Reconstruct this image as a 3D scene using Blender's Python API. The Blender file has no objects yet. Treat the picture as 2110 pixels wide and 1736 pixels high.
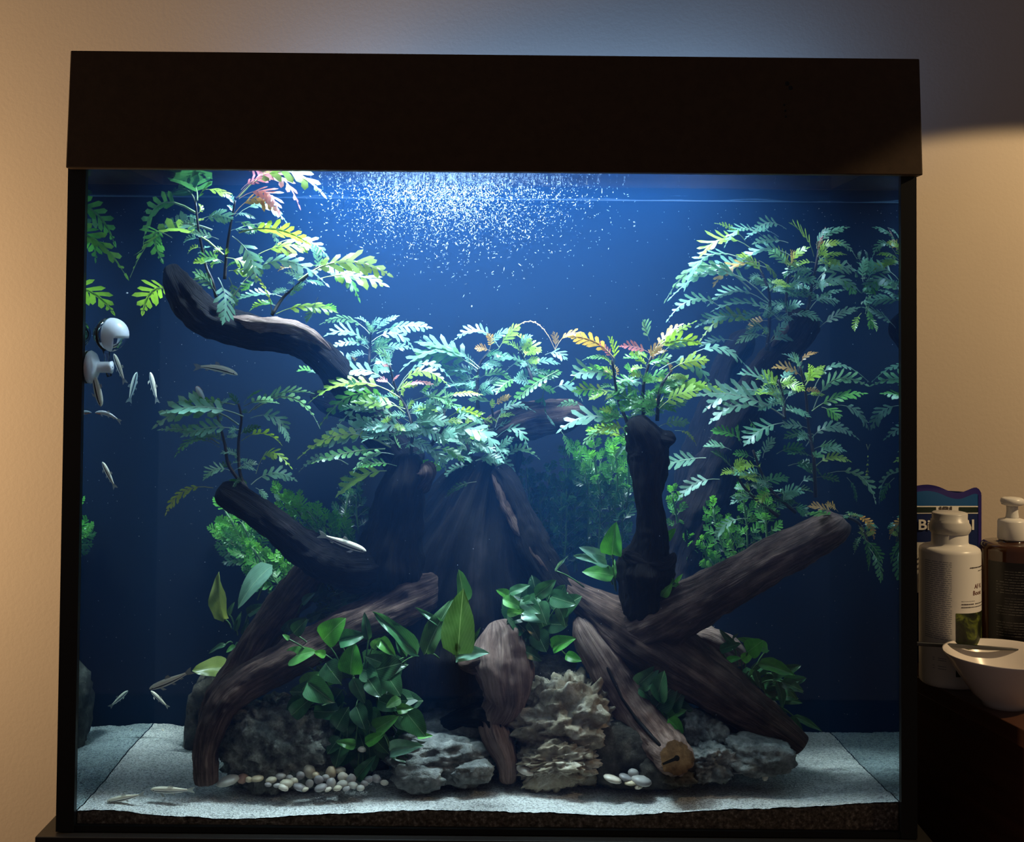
import bpy, math, random
from mathutils import Vector, Matrix, Quaternion, noise

R = random.Random(7)
SC = bpy.context.scene
COL = SC.collection

# ------------------------------------------------------------------ camera
FPX, W, H = 2443.0, 2110.0, 1736.0
PITCH, ROLL = math.radians(1.6), math.radians(0.47)
CAMZ, CAMY = 0.535, -1.3
PPX, PPY = 1051.0, 631.0
cd = bpy.data.cameras.new('camera')
cam = bpy.data.objects.new('camera', cd); COL.objects.link(cam)
cd.sensor_fit = 'HORIZONTAL'; cd.sensor_width = 36.0
cd.lens = FPX * 36.0 / W
cd.shift_x = (W/2 - PPX) / W
cd.shift_y = (PPY - H/2) / W
cd.clip_start = 0.02
cam.location = (0, CAMY, CAMZ)
CROT = Matrix.Rotation(math.radians(90) + PITCH, 3, 'X') @ Matrix.Rotation(ROLL, 3, 'Z')
cam.rotation_euler = CROT.to_euler()
SC.camera = cam

# ------------------------------------------------------------------ exposure, world, lights
SC.view_settings.view_transform = 'Standard'
SC.view_settings.look = 'None'
SC.view_settings.exposure = 0.0
SC.view_settings.gamma = 1.0
SC.view_settings.use_curve_mapping = False
wd = bpy.data.worlds.new('world'); SC.world = wd; wd.use_nodes = True
wd.node_tree.nodes['Background'].inputs[0].default_value = (0.62, 0.5, 0.5, 1)
wd.node_tree.nodes['Background'].inputs[1].default_value = 0.10

def area(name, loc, target, sx, sy, power, color, spread=180):
    l = bpy.data.lights.new(name, 'AREA'); l.shape = 'RECTANGLE'
    l.size = sx; l.size_y = sy; l.energy = power; l.color = color; l.spread = math.radians(spread)
    o = bpy.data.objects.new(name, l); COL.objects.link(o); o.location = loc
    o.rotation_euler = (Vector(target) - Vector(loc)).to_track_quat('-Z', 'Y').to_euler()
    return o
def spot(name, loc, target, power, color, ang, blend, size=0.05):
    l = bpy.data.lights.new(name, 'SPOT'); l.energy = power; l.color = color
    l.spot_size = math.radians(ang); l.spot_blend = blend; l.shadow_soft_size = size
    o = bpy.data.objects.new(name, l); COL.objects.link(o); o.location = loc
    o.rotation_euler = (Vector(target) - Vector(loc)).to_track_quat('-Z', 'Y').to_euler()
    return o

# the LED bar inside the hood, above the water
area('hood_led', (-0.03, 0.10, 0.832), (-0.03, 0.085, 0.0), 0.50, 0.07, 17.5, (0.50, 0.75, 1.0), 125)
area('hood_led_side', (0.23, 0.13, 0.832), (0.25, 0.12, 0.0), 0.22, 0.05, 3.2, (0.50, 0.75, 1.0), 125)
# added cool area light behind the closed hood, for the bluish glow on the wall
area('added_wall_glow', (0.05, 0.36, 0.78), (0.05, 0.47, 1.1), 0.75, 0.03, 1.35, (0.24, 0.50, 1.0))
# warm room lamps: one low to the left, one to the right whose spot cone is shaped to cut off above
area('room_lamp', (-1.45, -0.02, 0.42), (-0.62, 0.45, 0.58), 0.30, 0.30, 11.0, (1.0, 0.69, 0.38))
spot('room_lamp_right', (1.25, -0.22, 1.1), (0.74, 0.25, 0.11), 30.0, (1.0, 0.72, 0.38), 79, 0.05, 0.015)

# ------------------------------------------------------------------ pixel -> world
def P(px, py, Y):
    d = CROT @ Vector(((px - PPX) / FPX, -(py - PPY) / FPX, -1.0))
    t = (Y - CAMY) / d.y
    return Vector((0, CAMY, CAMZ)) + d * t
def S(Y): return (Y - CAMY) / FPX
SCR_R = CROT @ Vector((1, 0, 0)); SCR_U = CROT @ Vector((0, 1, 0)); SCR_F = CROT @ Vector((0, 0, -1))
REG = {1: (130, 340, .3412), 2: (600, 620, .2938), 3: (1100, 420, .4032), 4: (130, 880, .3226),
       5: (130, 1340, .3175), 6: (560, 1160, .3223), 7: (1130, 1040, .3802), 0: (0, 0, 1)}
def Q(r, x, y):
    a, b, s = REG[r]; return a + x * s, b + y * s

# ------------------------------------------------------------------ object helpers
ORG = {}
def thing(name, label, cat, loc, group=None, kind=None):
    o = bpy.data.objects.new(name, None); COL.objects.link(o)
    o.location = loc; ORG[o.name] = Vector(loc); o.empty_display_size = .02
    if label: o['label'] = label
    if cat: o['category'] = cat
    if group: o['group'] = group
    if kind: o['kind'] = kind
    return o
def tag(o, label=None, cat=None, group=None, kind=None):
    if label: o['label'] = label
    if cat: o['category'] = cat
    if group: o['group'] = group
    if kind: o['kind'] = kind
    return o
def mesh(name, vs, fs, mats, parent=None, smooth=True, mi=None, origin=None, color=None):
    if parent is not None: org = ORG.get(parent.name, Vector((0, 0, 0)))
    elif origin is not None: org = Vector(origin)
    else: org = Vector((0, 0, 0))
    me = bpy.data.meshes.new(name)
    me.from_pydata([tuple(Vector(v) - org) for v in vs], [], fs)
    if not isinstance(mats, (list, tuple)): mats = [mats]
    for m in mats: me.materials.append(m)
    if mi: me.polygons.foreach_set('material_index', mi)
    if smooth: me.polygons.foreach_set('use_smooth', [True] * len(me.polygons))
    me.update()
    o = bpy.data.objects.new(name, me); COL.objects.link(o)
    if parent is not None: o.parent = parent; ORG[o.name] = org
    else: o.location = org; ORG[o.name] = org
    if color: o.color = (*color, 1)
    return o
def box(name, lo, hi, mat, parent=None, bevel=0.0, origin=None):
    (a, b, c), (d, e, f) = lo, hi
    vs = [(a,b,c),(d,b,c),(d,e,c),(a,e,c),(a,b,f),(d,b,f),(d,e,f),(a,e,f)]
    fs = [(0,3,2,1),(4,5,6,7),(0,1,5,4),(1,2,6,5),(2,3,7,6),(3,0,4,7)]
    o = mesh(name, vs, fs, mat, parent, smooth=False, origin=origin)
    if bevel:
        m = o.modifiers.new('bevel', 'BEVEL'); m.width = bevel; m.segments = 3
    return o
def crom(pts, k):
    """Catmull-Rom through tuples of any length"""
    n = len(pts); out = []
    for i in range(n - 1):
        p0 = pts[max(i-1, 0)]; p1 = pts[i]; p2 = pts[i+1]; p3 = pts[min(i+2, n-1)]
        for j in range(k):
            t = j / k
            out.append(tuple(.5*((2*b) + (-a+c)*t + (2*a-5*b+4*c-d)*t*t + (-a+3*b-3*c+d)*t**3) for a, b, c, d in zip(p0, p1, p2, p3)))
    out.append(tuple(pts[-1])); return out
def tube_data(pts, rad, n=6, cap=True):
    vs, fs = [], []
    pts = [Vector(p) for p in pts]; m = len(pts)
    nrm = None
    for i, p in enumerate(pts):
        t = (pts[min(i+1, m-1)] - pts[max(i-1, 0)]).normalized()
        if nrm is None:
            nrm = t.orthogonal().normalized()
        nrm = (nrm - t * nrm.dot(t)).normalized(); bn = t.cross(nrm)
        r = rad[i] if isinstance(rad, (list, tuple)) else rad
        for j in range(n):
            a = 2*math.pi*j/n
            vs.append(p + nrm*(math.cos(a)*r) + bn*(math.sin(a)*r))
    for i in range(m-1):
        for j in range(n):
            fs.append((i*n+j, i*n+(j+1) % n, (i+1)*n+(j+1) % n, (i+1)*n+j))
    if cap:
        fs.append(tuple(range(n))[::-1]); fs.append(tuple(range((m-1)*n, m*n)))
    return vs, fs
def tube(name, pts, rad, mat, parent=None, n=6, origin=None, color=None):
    vs, fs = tube_data(pts, rad, n)
    return mesh(name, vs, fs, mat, parent, origin=origin, color=color)
def lathe(name, c, prof, mat, parent=None, n=48, origin=None):
    """profile of (radius, z) around a vertical axis through c"""
    vs, fs = [], []
    for r, z in prof:
        for j in range(n):
            a = 2*math.pi*j/n; vs.append((c[0]+r*math.cos(a), c[1]+r*math.sin(a), c[2]+z))
    for i in range(len(prof)-1):
        for j in range(n):
            fs.append((i*n+j, i*n+(j+1) % n, (i+1)*n+(j+1) % n, (i+1)*n+j))
    return mesh(name, vs, fs, mat, parent, origin=origin)

# ------------------------------------------------------------------ materials
def new_mat(name):
    m = bpy.data.materials.new(name); m.use_nodes = True
    nt = m.node_tree; return m, nt, nt.nodes['Principled BSDF'], nt.nodes['Material Output']
def plain(name, col, rough=.5, metal=0.0, spec=.5, coat=0.0):
    m, nt, b, o = new_mat(name)
    b.inputs['Base Color'].default_value = (*col, 1); b.inputs['Roughness'].default_value = rough
    b.inputs['Metallic'].default_value = metal; b.inputs['Specular IOR Level'].default_value = spec
    b.inputs['Coat Weight'].default_value = coat
    return m
def ramp(nt, stops, fac):
    r = nt.nodes.new('ShaderNodeValToRGB')
    while len(r.color_ramp.elements) < len(stops): r.color_ramp.elements.new(.5)
    for e, (p, c) in zip(r.color_ramp.elements, stops):
        e.position = p; e.color = (*c, 1)
    nt.links.new(fac, r.inputs[0]); return r.outputs[0]
def nz(nt, vec, scale, detail=4, rough=.55, dist=0.0):
    n = nt.nodes.new('ShaderNodeTexNoise'); n.inputs['Scale'].default_value = scale
    n.inputs['Detail'].default_value = detail; n.inputs['Roughness'].default_value = rough
    n.inputs['Distortion'].default_value = dist
    if vec is not None: nt.links.new(vec, n.inputs['Vector'])
    return n.outputs['Fac']
def mapping(nt, vec, scale):
    mp = nt.nodes.new('ShaderNodeMapping'); mp.inputs['Scale'].default_value = scale
    nt.links.new(vec, mp.inputs['Vector']); return mp.outputs[0]
def bump(nt, h, strength, dist, b):
    bp = nt.nodes.new('ShaderNodeBump'); bp.inputs['Strength'].default_value = strength
    bp.inputs['Distance'].default_value = dist; nt.links.new(h, bp.inputs['Height'])
    nt.links.new(bp.outputs[0], b.inputs['Normal']); return bp
def coords(nt, which='Object'):
    return nt.nodes.new('ShaderNodeTexCoord').outputs[which]
def mixc(nt, fac, a, b, mode='MIX'):
    m = nt.nodes.new('ShaderNodeMix'); m.data_type = 'RGBA'; m.blend_type = mode
    for s, v in ((m.inputs[0], fac), (m.inputs[6], a), (m.inputs[7], b)):
        if hasattr(v, 'links'): nt.links.new(v, s)
        else: s.default_value = v if isinstance(v, (int, float)) else (*v, 1)
    return m.outputs[2]
def math_(nt, op, a, b=None, c=None):
    m = nt.nodes.new('ShaderNodeMath'); m.operation = op
    for i, v in enumerate((a, b, c)):
        if v is None: continue
        if hasattr(v, 'links'): nt.links.new(v, m.inputs[i])
        else: m.inputs[i].default_value = v
    return m.outputs[0]
def speckled(name, stops, scale, rough=.85, bs=.4, bd=.002, scale2=None):
    m, nt, b, o = new_mat(name); v = coords(nt)
    n = nz(nt, v, scale, 8, .65); c = ramp(nt, stops, n)
    nt.links.new(c, b.inputs['Base Color']); b.inputs['Roughness'].default_value = rough
    b.inputs['Specular IOR Level'].default_value = .25
    h = nz(nt, v, scale2 or scale*3, 8, .7); bump(nt, h, bs, bd, b)
    return m
def wood_mat(name, stops, rough=.75, bs=.9):
    m, nt, b, o = new_mat(name)
    a = nt.nodes.new('ShaderNodeAttribute'); a.attribute_name = 'grain'
    g = mapping(nt, a.outputs['Vector'], (3.2, 3.2, .55))
    n1 = nz(nt, g, 1.6, 8, .62, .6); n2 = nz(nt, coords(nt), 26, 5, .6)
    mx = math_(nt, 'MULTIPLY_ADD', n2, .45, math_(nt, 'MULTIPLY', n1, .6))
    c = ramp(nt, stops, mx); nt.links.new(c, b.inputs['Base Color'])
    b.inputs['Roughness'].default_value = rough; b.inputs['Specular IOR Level'].default_value = .12
    n3 = nz(nt, mapping(nt, a.outputs['Vector'], (7, 7, .8)), 1.5, 8, .7, .4)
    bump(nt, n3, bs, .007, b); return m

M = {}
M['wood_dark'] = wood_mat('wood_dark', [(.3, (.004, .0035, .004)), (.55, (.016, .012, .013)), (.72, (.06, .046, .046))])
M['wood_stump'] = wood_mat('wood_stump', [(.3, (.002, .002, .0025)), (.55, (.006, .005, .006)), (.75, (.030, .024, .028))])
M['wood_black'] = wood_mat('wood_black', [(.3, (.004, .003, .003)), (.6, (.010, .008, .008)), (.8, (.03, .024, .022))])
M['wood_brown'] = wood_mat('wood_brown', [(.3, (.014, .008, .007)), (.5, (.085, .050, .040)), (.68, (.27, .17, .135))])
M['wood_bare'] = wood_mat('wood_bare', [(.3, (.035, .02, .017)), (.48, (.21, .13, .105)), (.68, (.50, .34, .28))])
M['wood_cut'] = speckled('wood_cut', [(.35, (.09, .045, .018)), (.6, (.24, .13, .055))], 60, .6)
M['lava'] = speckled('lava', [(.3, (.025, .026, .02)), (.5, (.17, .17, .14)), (.68, (.48, .48, .40))], 60, .9, 1.0, .006, 70)
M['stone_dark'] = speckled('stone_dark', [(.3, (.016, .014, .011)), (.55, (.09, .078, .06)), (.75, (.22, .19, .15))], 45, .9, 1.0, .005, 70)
M['stone_grey'] = speckled('stone_grey', [(.3, (.06, .065, .065)), (.52, (.22, .23, .22)), (.72, (.50, .51, .48))], 55, .85, 1.0, .005, 80)
M['stone_pale'] = speckled('stone_pale', [(.28, (.10, .075, .045)), (.5, (.36, .30, .21)), (.7, (.66, .62, .52))], 30, .85, .9, .004, 55)
M['sand'] = None
def sand_mat():
    m, nt, b, o = new_mat('sand'); v = coords(nt)
    vo = nt.nodes.new('ShaderNodeTexVoronoi'); vo.inputs['Scale'].default_value = 620; nt.links.new(v, vo.inputs['Vector'])
    sep = nt.nodes.new('ShaderNodeSeparateColor'); nt.links.new(vo.outputs['Color'], sep.inputs[0])
    c = ramp(nt, [(0.0, (.10, .10, .10)), (.16, (.26, .26, .25)), (.5, (.50, .49, .46)), (1.0, (.72, .73, .72))], sep.outputs[0])
    c2 = mixc(nt, .35, c, ramp(nt, [(.35, (.34, .35, .35)), (.65, (.68, .68, .66))], nz(nt, v, 14, 5)), 'MIX')
    nt.links.new(c2, b.inputs['Base Color']); b.inputs['Roughness'].default_value = .9
    b.inputs['Specular IOR Level'].default_value = .2
    bump(nt, vo.outputs['Distance'], .9, .0015, b); return m
M['sand'] = sand_mat()
M['soil'] = speckled('soil', [(.38, (.04, .03, .024)), (.55, (.14, .105, .08)), (.72, (.42, .34, .27))], 230, .9, .8, .002, 300)
M['black'] = plain('black', (.004, .004, .0045), .45, spec=.3)
M['hood'] = speckled('hood', [(.3, (.052, .029, .014)), (.7, (.070, .040, .020))], 90, .62, .12, .0006)
M['stand'] = plain('stand', (.006, .005, .005), .5)
M['steel'] = plain('steel', (.16, .17, .175), .35, 1.0)
M['white_plastic'] = plain('white_plastic', (.82, .80, .76), .32)
M['white_shell'] = plain('white_shell', (.85, .85, .88), .3)
M['ceramic'] = plain('ceramic', (.86, .80, .76), .22, coat=.3)
M['ink'] = plain('ink', (.05, .035, .03), .6)
M['ink_blue'] = plain('ink_blue', (.17, .19, .27), .6)
M['ink_red'] = plain('ink_red', (.16, .05, .03), .6)
M['ink_grey'] = plain('ink_grey', (.22, .21, .19), .6)
M['paper'] = plain('paper', (.80, .77, .70), .45)
M['pouch_blue'] = plain('pouch_blue', (.010, .085, .26), .5, spec=.25)
M['pouch_rim'] = plain('pouch_rim', (.025, .018, .16), .5, spec=.25)
M['pouch_low'] = plain('pouch_low', (.008, .02, .10), .5, spec=.25)
M['band'] = plain('band', (.006, .018, .008), .4)
M['amber'] = plain('amber', (.05, .018, .006), .12, coat=.5)
M['black_label'] = plain('black_label', (.006, .005, .005), .4)

def picture_mat():
    m, nt, b, o = new_mat('printed_plants'); v = coords(nt)
    c = ramp(nt, [(.36, (.004, .005, .003)), (.5, (.02, .028, .006)), (.6, (.15, .19, .02)), (.74, (.34, .34, .06))], nz(nt, v, 42, 5, .6, .8))
    nt.links.new(c, b.inputs['Base Color']); b.inputs['Roughness'].default_value = .4; return m
M['picture'] = picture_mat()

def leaf_mat(name, rough, trans, vein=None, spec=.5):
    m, nt, b, o = new_mat(name)
    oi = nt.nodes.new('ShaderNodeObjectInfo')
    v = coords(nt)
    n = nz(nt, v, 60 if vein is None else 3.0, 3)
    dk = mixc(nt, 1.0, oi.outputs['Color'], ramp(nt, [(.3, (.62, .66, .6)), (.7, (1.15, 1.12, 1.1))], n), 'MULTIPLY')
    if vein:
        sp = nt.nodes.new('ShaderNodeSeparateXYZ'); nt.links.new(v, sp.inputs[0])
        ay = math_(nt, 'ABSOLUTE', sp.outputs[1])
        mid = math_(nt, 'LESS_THAN', ay, .014)
        edge = math_(nt, 'MULTIPLY_ADD', ay, -1.6, sp.outputs[0])
        vv = math_(nt, 'LESS_THAN', math_(nt, 'ABSOLUTE', math_(nt, 'SUBTRACT', math_(nt, 'FRACT', math_(nt, 'MULTIPLY', edge, 7.0)), .5)), .045)
        fac = math_(nt, 'MAXIMUM', math_(nt, 'MULTIPLY', mid, .55), math_(nt, 'MULTIPLY', vv, .18))
        dk = mixc(nt, fac, dk, mixc(nt, .5, oi.outputs['Color'], (.6, .8, .45)))
    nt.links.new(dk, b.inputs['Base Color']); b.inputs['Roughness'].default_value = rough
    b.inputs['Specular IOR Level'].default_value = spec
    tr = nt.nodes.new('ShaderNodeBsdfTranslucent'); nt.links.new(mixc(nt, 1.0, dk, (1.5, 1.45, .8), 'MULTIPLY'), tr.inputs[0])
    mx = nt.nodes.new('ShaderNodeMixShader'); mx.inputs[0].default_value = trans
    nt.links.new(b.outputs[0], mx.inputs[1]); nt.links.new(tr.outputs[0], mx.inputs[2])
    nt.links.new(mx.outputs[0], o.inputs[0]); return m
M['leaf'] = leaf_mat('leaf', .30, .38)
M['broad'] = leaf_mat('broad', .3, .25, vein=True)
def rib_mat():
    m, nt, b, o = new_mat('leaf_rib'); oi = nt.nodes.new('ShaderNodeObjectInfo')
    nt.links.new(mixc(nt, .45, oi.outputs['Color'], (.42, .38, .26)), b.inputs['Base Color']); b.inputs['Roughness'].default_value = .45
    return m
M['rib'] = rib_mat()
M['stem_dark'] = plain('stem_dark', (.022, .014, .012), .5)
M['stem_green'] = plain('stem_green', (.07, .16, .05), .5)

def thin_glass(name, tint=(1, 1, 1), refl=.6, rough=0.0):
    m, nt, b, o = new_mat(name); nt.nodes.remove(b)
    t = nt.nodes.new('ShaderNodeBsdfTransparent'); t.inputs[0].default_value = (*tint, 1)
    g = nt.nodes.new('ShaderNodeBsdfGlossy'); g.inputs['Roughness'].default_value = rough
    f = nt.nodes.new('ShaderNodeFresnel'); f.inputs[0].default_value = 1.45
    mx = nt.nodes.new('ShaderNodeMixShader')
    nt.links.new(math_(nt, 'MULTIPLY', f.outputs[0], refl), mx.inputs[0])
    nt.links.new(t.outputs[0], mx.inputs[1]); nt.links.new(g.outputs[0], mx.inputs[2]); nt.links.new(mx.outputs[0], o.inputs[0])
    return m
M['glass'] = thin_glass('glass')
M['bulb_glass'] = thin_glass('bulb_glass', (.93, .97, 1), 2.2)
def mirror_mat():
    m, nt, b, o = new_mat('glass_wall'); nt.nodes.remove(b)
    g = nt.nodes.new('ShaderNodeBsdfGlossy'); g.inputs['Roughness'].default_value = .0
    g.inputs[0].default_value = (.50, .60, .64, 1)
    nt.links.new(g.outputs[0], o.inputs[0]); return m
M['mirror'] = mirror_mat()
def surface_mat():
    m, nt, b, o = new_mat('water_top'); nt.nodes.remove(b)
    t = nt.nodes.new('ShaderNodeBsdfTransparent'); g = nt.nodes.new('ShaderNodeBsdfGlossy'); g.inputs['Roughness'].default_value = .08
    g.inputs[0].default_value = (.8, .9, 1, 1)
    bp = nt.nodes.new('ShaderNodeBump'); bp.inputs['Strength'].default_value = .25; bp.inputs['Distance'].default_value = .003
    nt.links.new(nz(nt, coords(nt), 35, 2), bp.inputs['Height']); nt.links.new(bp.outputs[0], g.inputs['Normal'])
    mx = nt.nodes.new('ShaderNodeMixShader'); lw = nt.nodes.new('ShaderNodeLayerWeight'); lw.inputs['Blend'].default_value = .5
    nt.links.new(math_(nt, 'MULTIPLY_ADD', math_(nt, 'POWER', lw.outputs['Facing'], 3.0), .9, .04), mx.inputs[0])
    nt.links.new(t.outputs[0], mx.inputs[1]); nt.links.new(g.outputs[0], mx.inputs[2]); nt.links.new(mx.outputs[0], o.inputs[0])
    return m
M['surface'] = surface_mat()
def water_mat():
    m, nt, b, o = new_mat('hazy_water'); nt.nodes.remove(b)
    v = nt.nodes.new('ShaderNodeVolumeScatter'); v.inputs['Color'].default_value = (.07, .34, 1.0, 1)
    v.inputs['Density'].default_value = .42; v.inputs['Anisotropy'].default_value = .15
    nt.links.new(v.outputs[0], o.inputs['Volume']); return m
M['water'] = water_mat()
M['back_film'] = speckled('back_film', [(.3, (.0006, .0024, .006)), (.7, (.0007, .003, .007))], 8, .95, .03, .001)
def wall_mat():
    m, nt, b, o = new_mat('painted_wall'); v = coords(nt)
    nt.links.new(ramp(nt, [(.3, (.60, .50, .40)), (.7, (.66, .56, .45))], nz(nt, v, 2.2, 4)), b.inputs['Base Color'])
    b.inputs['Roughness'].default_value = .9; bump(nt, nz(nt, v, 160, 4), .15, .002, b); return m
M['wall'] = wall_mat()
M['floor'] = speckled('floor', [(.3, (.12, .07, .04)), (.7, (.2, .12, .07))], 6, .5, .1)
def cab_mat():
    m, nt, b, o = new_mat('cabinet_wood'); v = mapping(nt, coords(nt), (1.5, 1.5, 22))
    nt.links.new(ramp(nt, [(.3, (.045, .016, .008)), (.7, (.10, .040, .020))], nz(nt, v, 2.5, 6, .6, .5)), b.inputs['Base Color'])
    b.inputs['Roughness'].default_value = .38; return m
M['cabinet'] = cab_mat()

# ------------------------------------------------------------------ room
box('wall_back', (-3, .45, -.75), (3, .55, 2.0), M['wall'])['kind'] = 'structure'
box('floor', (-3, -3, -.80), (3, .55, -.75), M['floor'])['kind'] = 'structure'

# ------------------------------------------------------------------ aquarium, stand and hood
XL, XR, YB, ZT, ZS = -.4655, .4265, .28, .728, .7222
st = thing('aquarium_stand', 'black base cabinet the aquarium stands on', 'cabinet', (0, .12, -.75))
box('body', (-.490, .0, -.70), (.450, .30, -.022), M['stand'], st)
box('top_board', (-.503, -.018, -.022), (.459, .32, -.001), M['stand'], st, bevel=.001)
box('plinth', (-.48, .01, -.75), (.44, .29, -.70), M['stand'], st)
box('door', (-.488, -.016, -.69), (-.022, 0, -.03), M['stand'], st, bevel=.001)
box('door', (-.018, -.016, -.69), (.448, 0, -.03), M['stand'], st, bevel=.001)

aq = thing('aquarium', 'planted glass fish tank filled with hazy blue lit water', 'aquarium', (-.02, .14, 0))
box('base_pane', (XL-.019, -.006, 0), (XR+.017, YB+.006, .006), M['black'], aq)
box('front_pane', (XL-.001, -.006, .006), (XR+.001, 0, ZT+.01), M['glass'], aq)
tag(box('glass_side', (XL-.006, .0005, .006), (XL, YB, ZT+.01), M['mirror'], aq), 'side glass mirroring the plants')
tag(box('glass_side', (XR, .0005, .006), (XR+.006, YB, ZT+.01), M['mirror'], aq), 'side glass mirroring the plants')
tag(box('back_pane', (XL-.006, YB, .006), (XR+.006, YB+.006, ZT+.01), M['back_film'], aq), 'dark blue film backing')
tag(box('corner_seam', (XL-.0195, -.007, .0), (XL, 0.0, ZT+.01), M['black'], aq), 'black corner edge')
tag(box('corner_seam', (XR, -.007, .0), (XR+.0172, 0.0, ZT+.01), M['black'], aq), 'black corner edge')
box('outer_skin', (XL-.0195, 0, 0), (XL-.007, YB, ZT+.01), M['black'], aq)
box('outer_skin', (XR+.007, 0, 0), (XR+.0172, YB, ZT+.01), M['black'], aq)
box('waterline', (XL, YB-.0012, ZS-.0012), (XR, YB, ZS+.0002), plain('waterline', (.10, .16, .24), .5), aq)
# wavy water surface
vs, fs = [], []; nx, ny = 90, 30; ZS = .7222
for j in range(ny+1):
    for i in range(nx+1):
        x = XL + (XR-XL)*i/nx; y = .001 + (YB-.002)*j/ny
        vs.append((x, y, ZS + .0012*noise.noise((x*14, y*18, 1)) + .030*max(0, 1-j/ny)**1.0*.0))
for j in range(ny):
    for i in range(nx): a = j*(nx+1)+i; fs.append((a, a+1, a+nx+2, a+nx+1))
tag(mesh('water_surface', vs, fs, M['surface'], aq), 'rippled underside of the water surface')
box('water', (XL+.0006, .0006, .008), (XR-.0006, YB-.0016, ZS-.002), M['water'], aq)

# hood: slightly tapering dark box
h = [P(145, 104, -.02), P(135, 346, -.02), P(1902, 361, -.02), P(1895, 121, -.02)]
hood = thing('aquarium_hood', 'dark brown lid box covering the top of the aquarium', 'aquarium lid', (-.02, .15, ZT+.01))
T = .012
def quad_prism(name, a, b, c, d, y0, y1, mat, par):
    vs = [(p[0], y0, p[2]) for p in (a, b, c, d)] + [(p[0], y1, p[2]) for p in (a, b, c, d)]
    o = mesh(name, vs, [(0,1,2,3),(7,6,5,4),(0,4,5,1),(1,5,6,2),(2,6,7,3),(3,7,4,0)], mat, par, smooth=False)
    m = o.modifiers.new('bevel', 'BEVEL'); m.width = .0012; m.segments = 2; return o
quad_prism('front_board', h[0], h[1], h[2], h[3], -.02, -.02+T, M['hood'], hood)
quad_prism('side_board', h[0], h[1], h[1]+Vector((T,0,0)), h[0]+Vector((T,0,0)), -.0195+T, .315, M['hood'], hood)
quad_prism('side_board', h[3]-Vector((T,0,0)), h[2]-Vector((T,0,0)), h[2], h[3], -.0195+T, .315, M['hood'], hood)
tl, tr = h[0], h[3]
quad_prism('top_board', tl+Vector((T,0,-.001)), tl+Vector((T,0,-T)), tr+Vector((-T,0,-T)), tr+Vector((-T,0,-.001)), -.02+T, .30, M['hood'], hood)
box('back_board', (h[0].x+T, .29, ZT+.012), (h[3].x-T, .30, tr.z-T-.001), M['hood'], hood)
box('led_bar', (-.30, .06, .834), (.36, .17, .838), M['stand'], hood)
vs, fs = [], []
for (px, py) in ((1622, 172), (1629, 181), (1618, 228), (1619, 240), (1616, 216)):
    c = P(px, py, -.0204); r = .0016 if py > 200 else .003; k = len(vs)
    vs.append(c + Vector((0, -.0008, 0)))
    for a in range(8): vs.append(c + Vector((math.cos(a*.785)*r*(1+.3*math.sin(a*3)), .0006, math.sin(a*.785)*r)))
    for a in range(8): fs.append((k, k+1+(a+1) % 8, k+1+a))
mesh('scuff', vs, fs, M['black'], hood)

# ------------------------------------------------------------------ substrate
edge = [(150, 1676), (247, 1669), (352, 1683), (479, 1688), (560, 1685), (700, 1679), (818, 1672), (1011, 1672), (1108, 1679),
        (1263, 1683), (1384, 1675), (1586, 1667), (1720, 1662), (1849, 1656), (1900, 1655)]
def front_z(x):
    px = PPX + x/S(0)
    for (a, b), (c, d) in zip(edge, edge[1:]):
        if px <= c: return P(px, b+(d-b)*(px-a)/(c-a), .0).z
    return P(px, edge[-1][1], 0).z
def sand_z(x, y):
    t = min(1, max(0, y/YB)); base = front_z(x)*(1-t) + .0195*t
    return base + .004*noise.noise((x*9, y*9, 3)) + .0012*noise.noise((x*55, y*55, 7)) + .010*math.exp(-((x+.05)**2)/.06)*t \
        + (0.006*math.exp(-((x-XL)/.05)**2))*(t)
nx, ny = 360, 110; vs, fs = [], []
for j in range(ny+1):
    for i in range(nx+1):
        x = XL+.0008 + (XR-XL-.0016)*i/nx; y = .0008 + (YB-.003)*(j/ny)
        z = sand_z(x, y) + .0007*noise.noise((x*260, y*260, 5)) + .0006*R.random()
        vs.append((x, y, z))
for j in range(ny):
    for i in range(nx): a = j*(nx+1)+i; fs.append((a, a+1, a+nx+2, a+nx+1))
tag(mesh('sand', vs, fs, M['sand'], origin=(0, .1, .01)), 'pale grey fine sand spread over the bottom of the tank', 'sand', kind='stuff')
vs, fs = [], []
for i in range(nx+1):
    x = XL+.0008 + (XR-XL-.0016)*i/nx; zt = sand_z(x, 0) - .0008 + .0012*noise.noise((x*120, 0, 1))
    for k in range(9):
        z = .0062 + (zt-.0062)*k/8
        vs.append((x, .0006 + .0009*noise.noise((x*420, z*420, 9)), z))
for i in range(nx):
    for k in range(8): a = i*9+k; fs.append((a, a+9, a+10, a+1))
tag(mesh('soil', vs, fs, M['soil'], origin=(0, 0, .006)), 'dark brown soil layer seen under the sand through the front glass', 'soil', kind='stuff')

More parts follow.
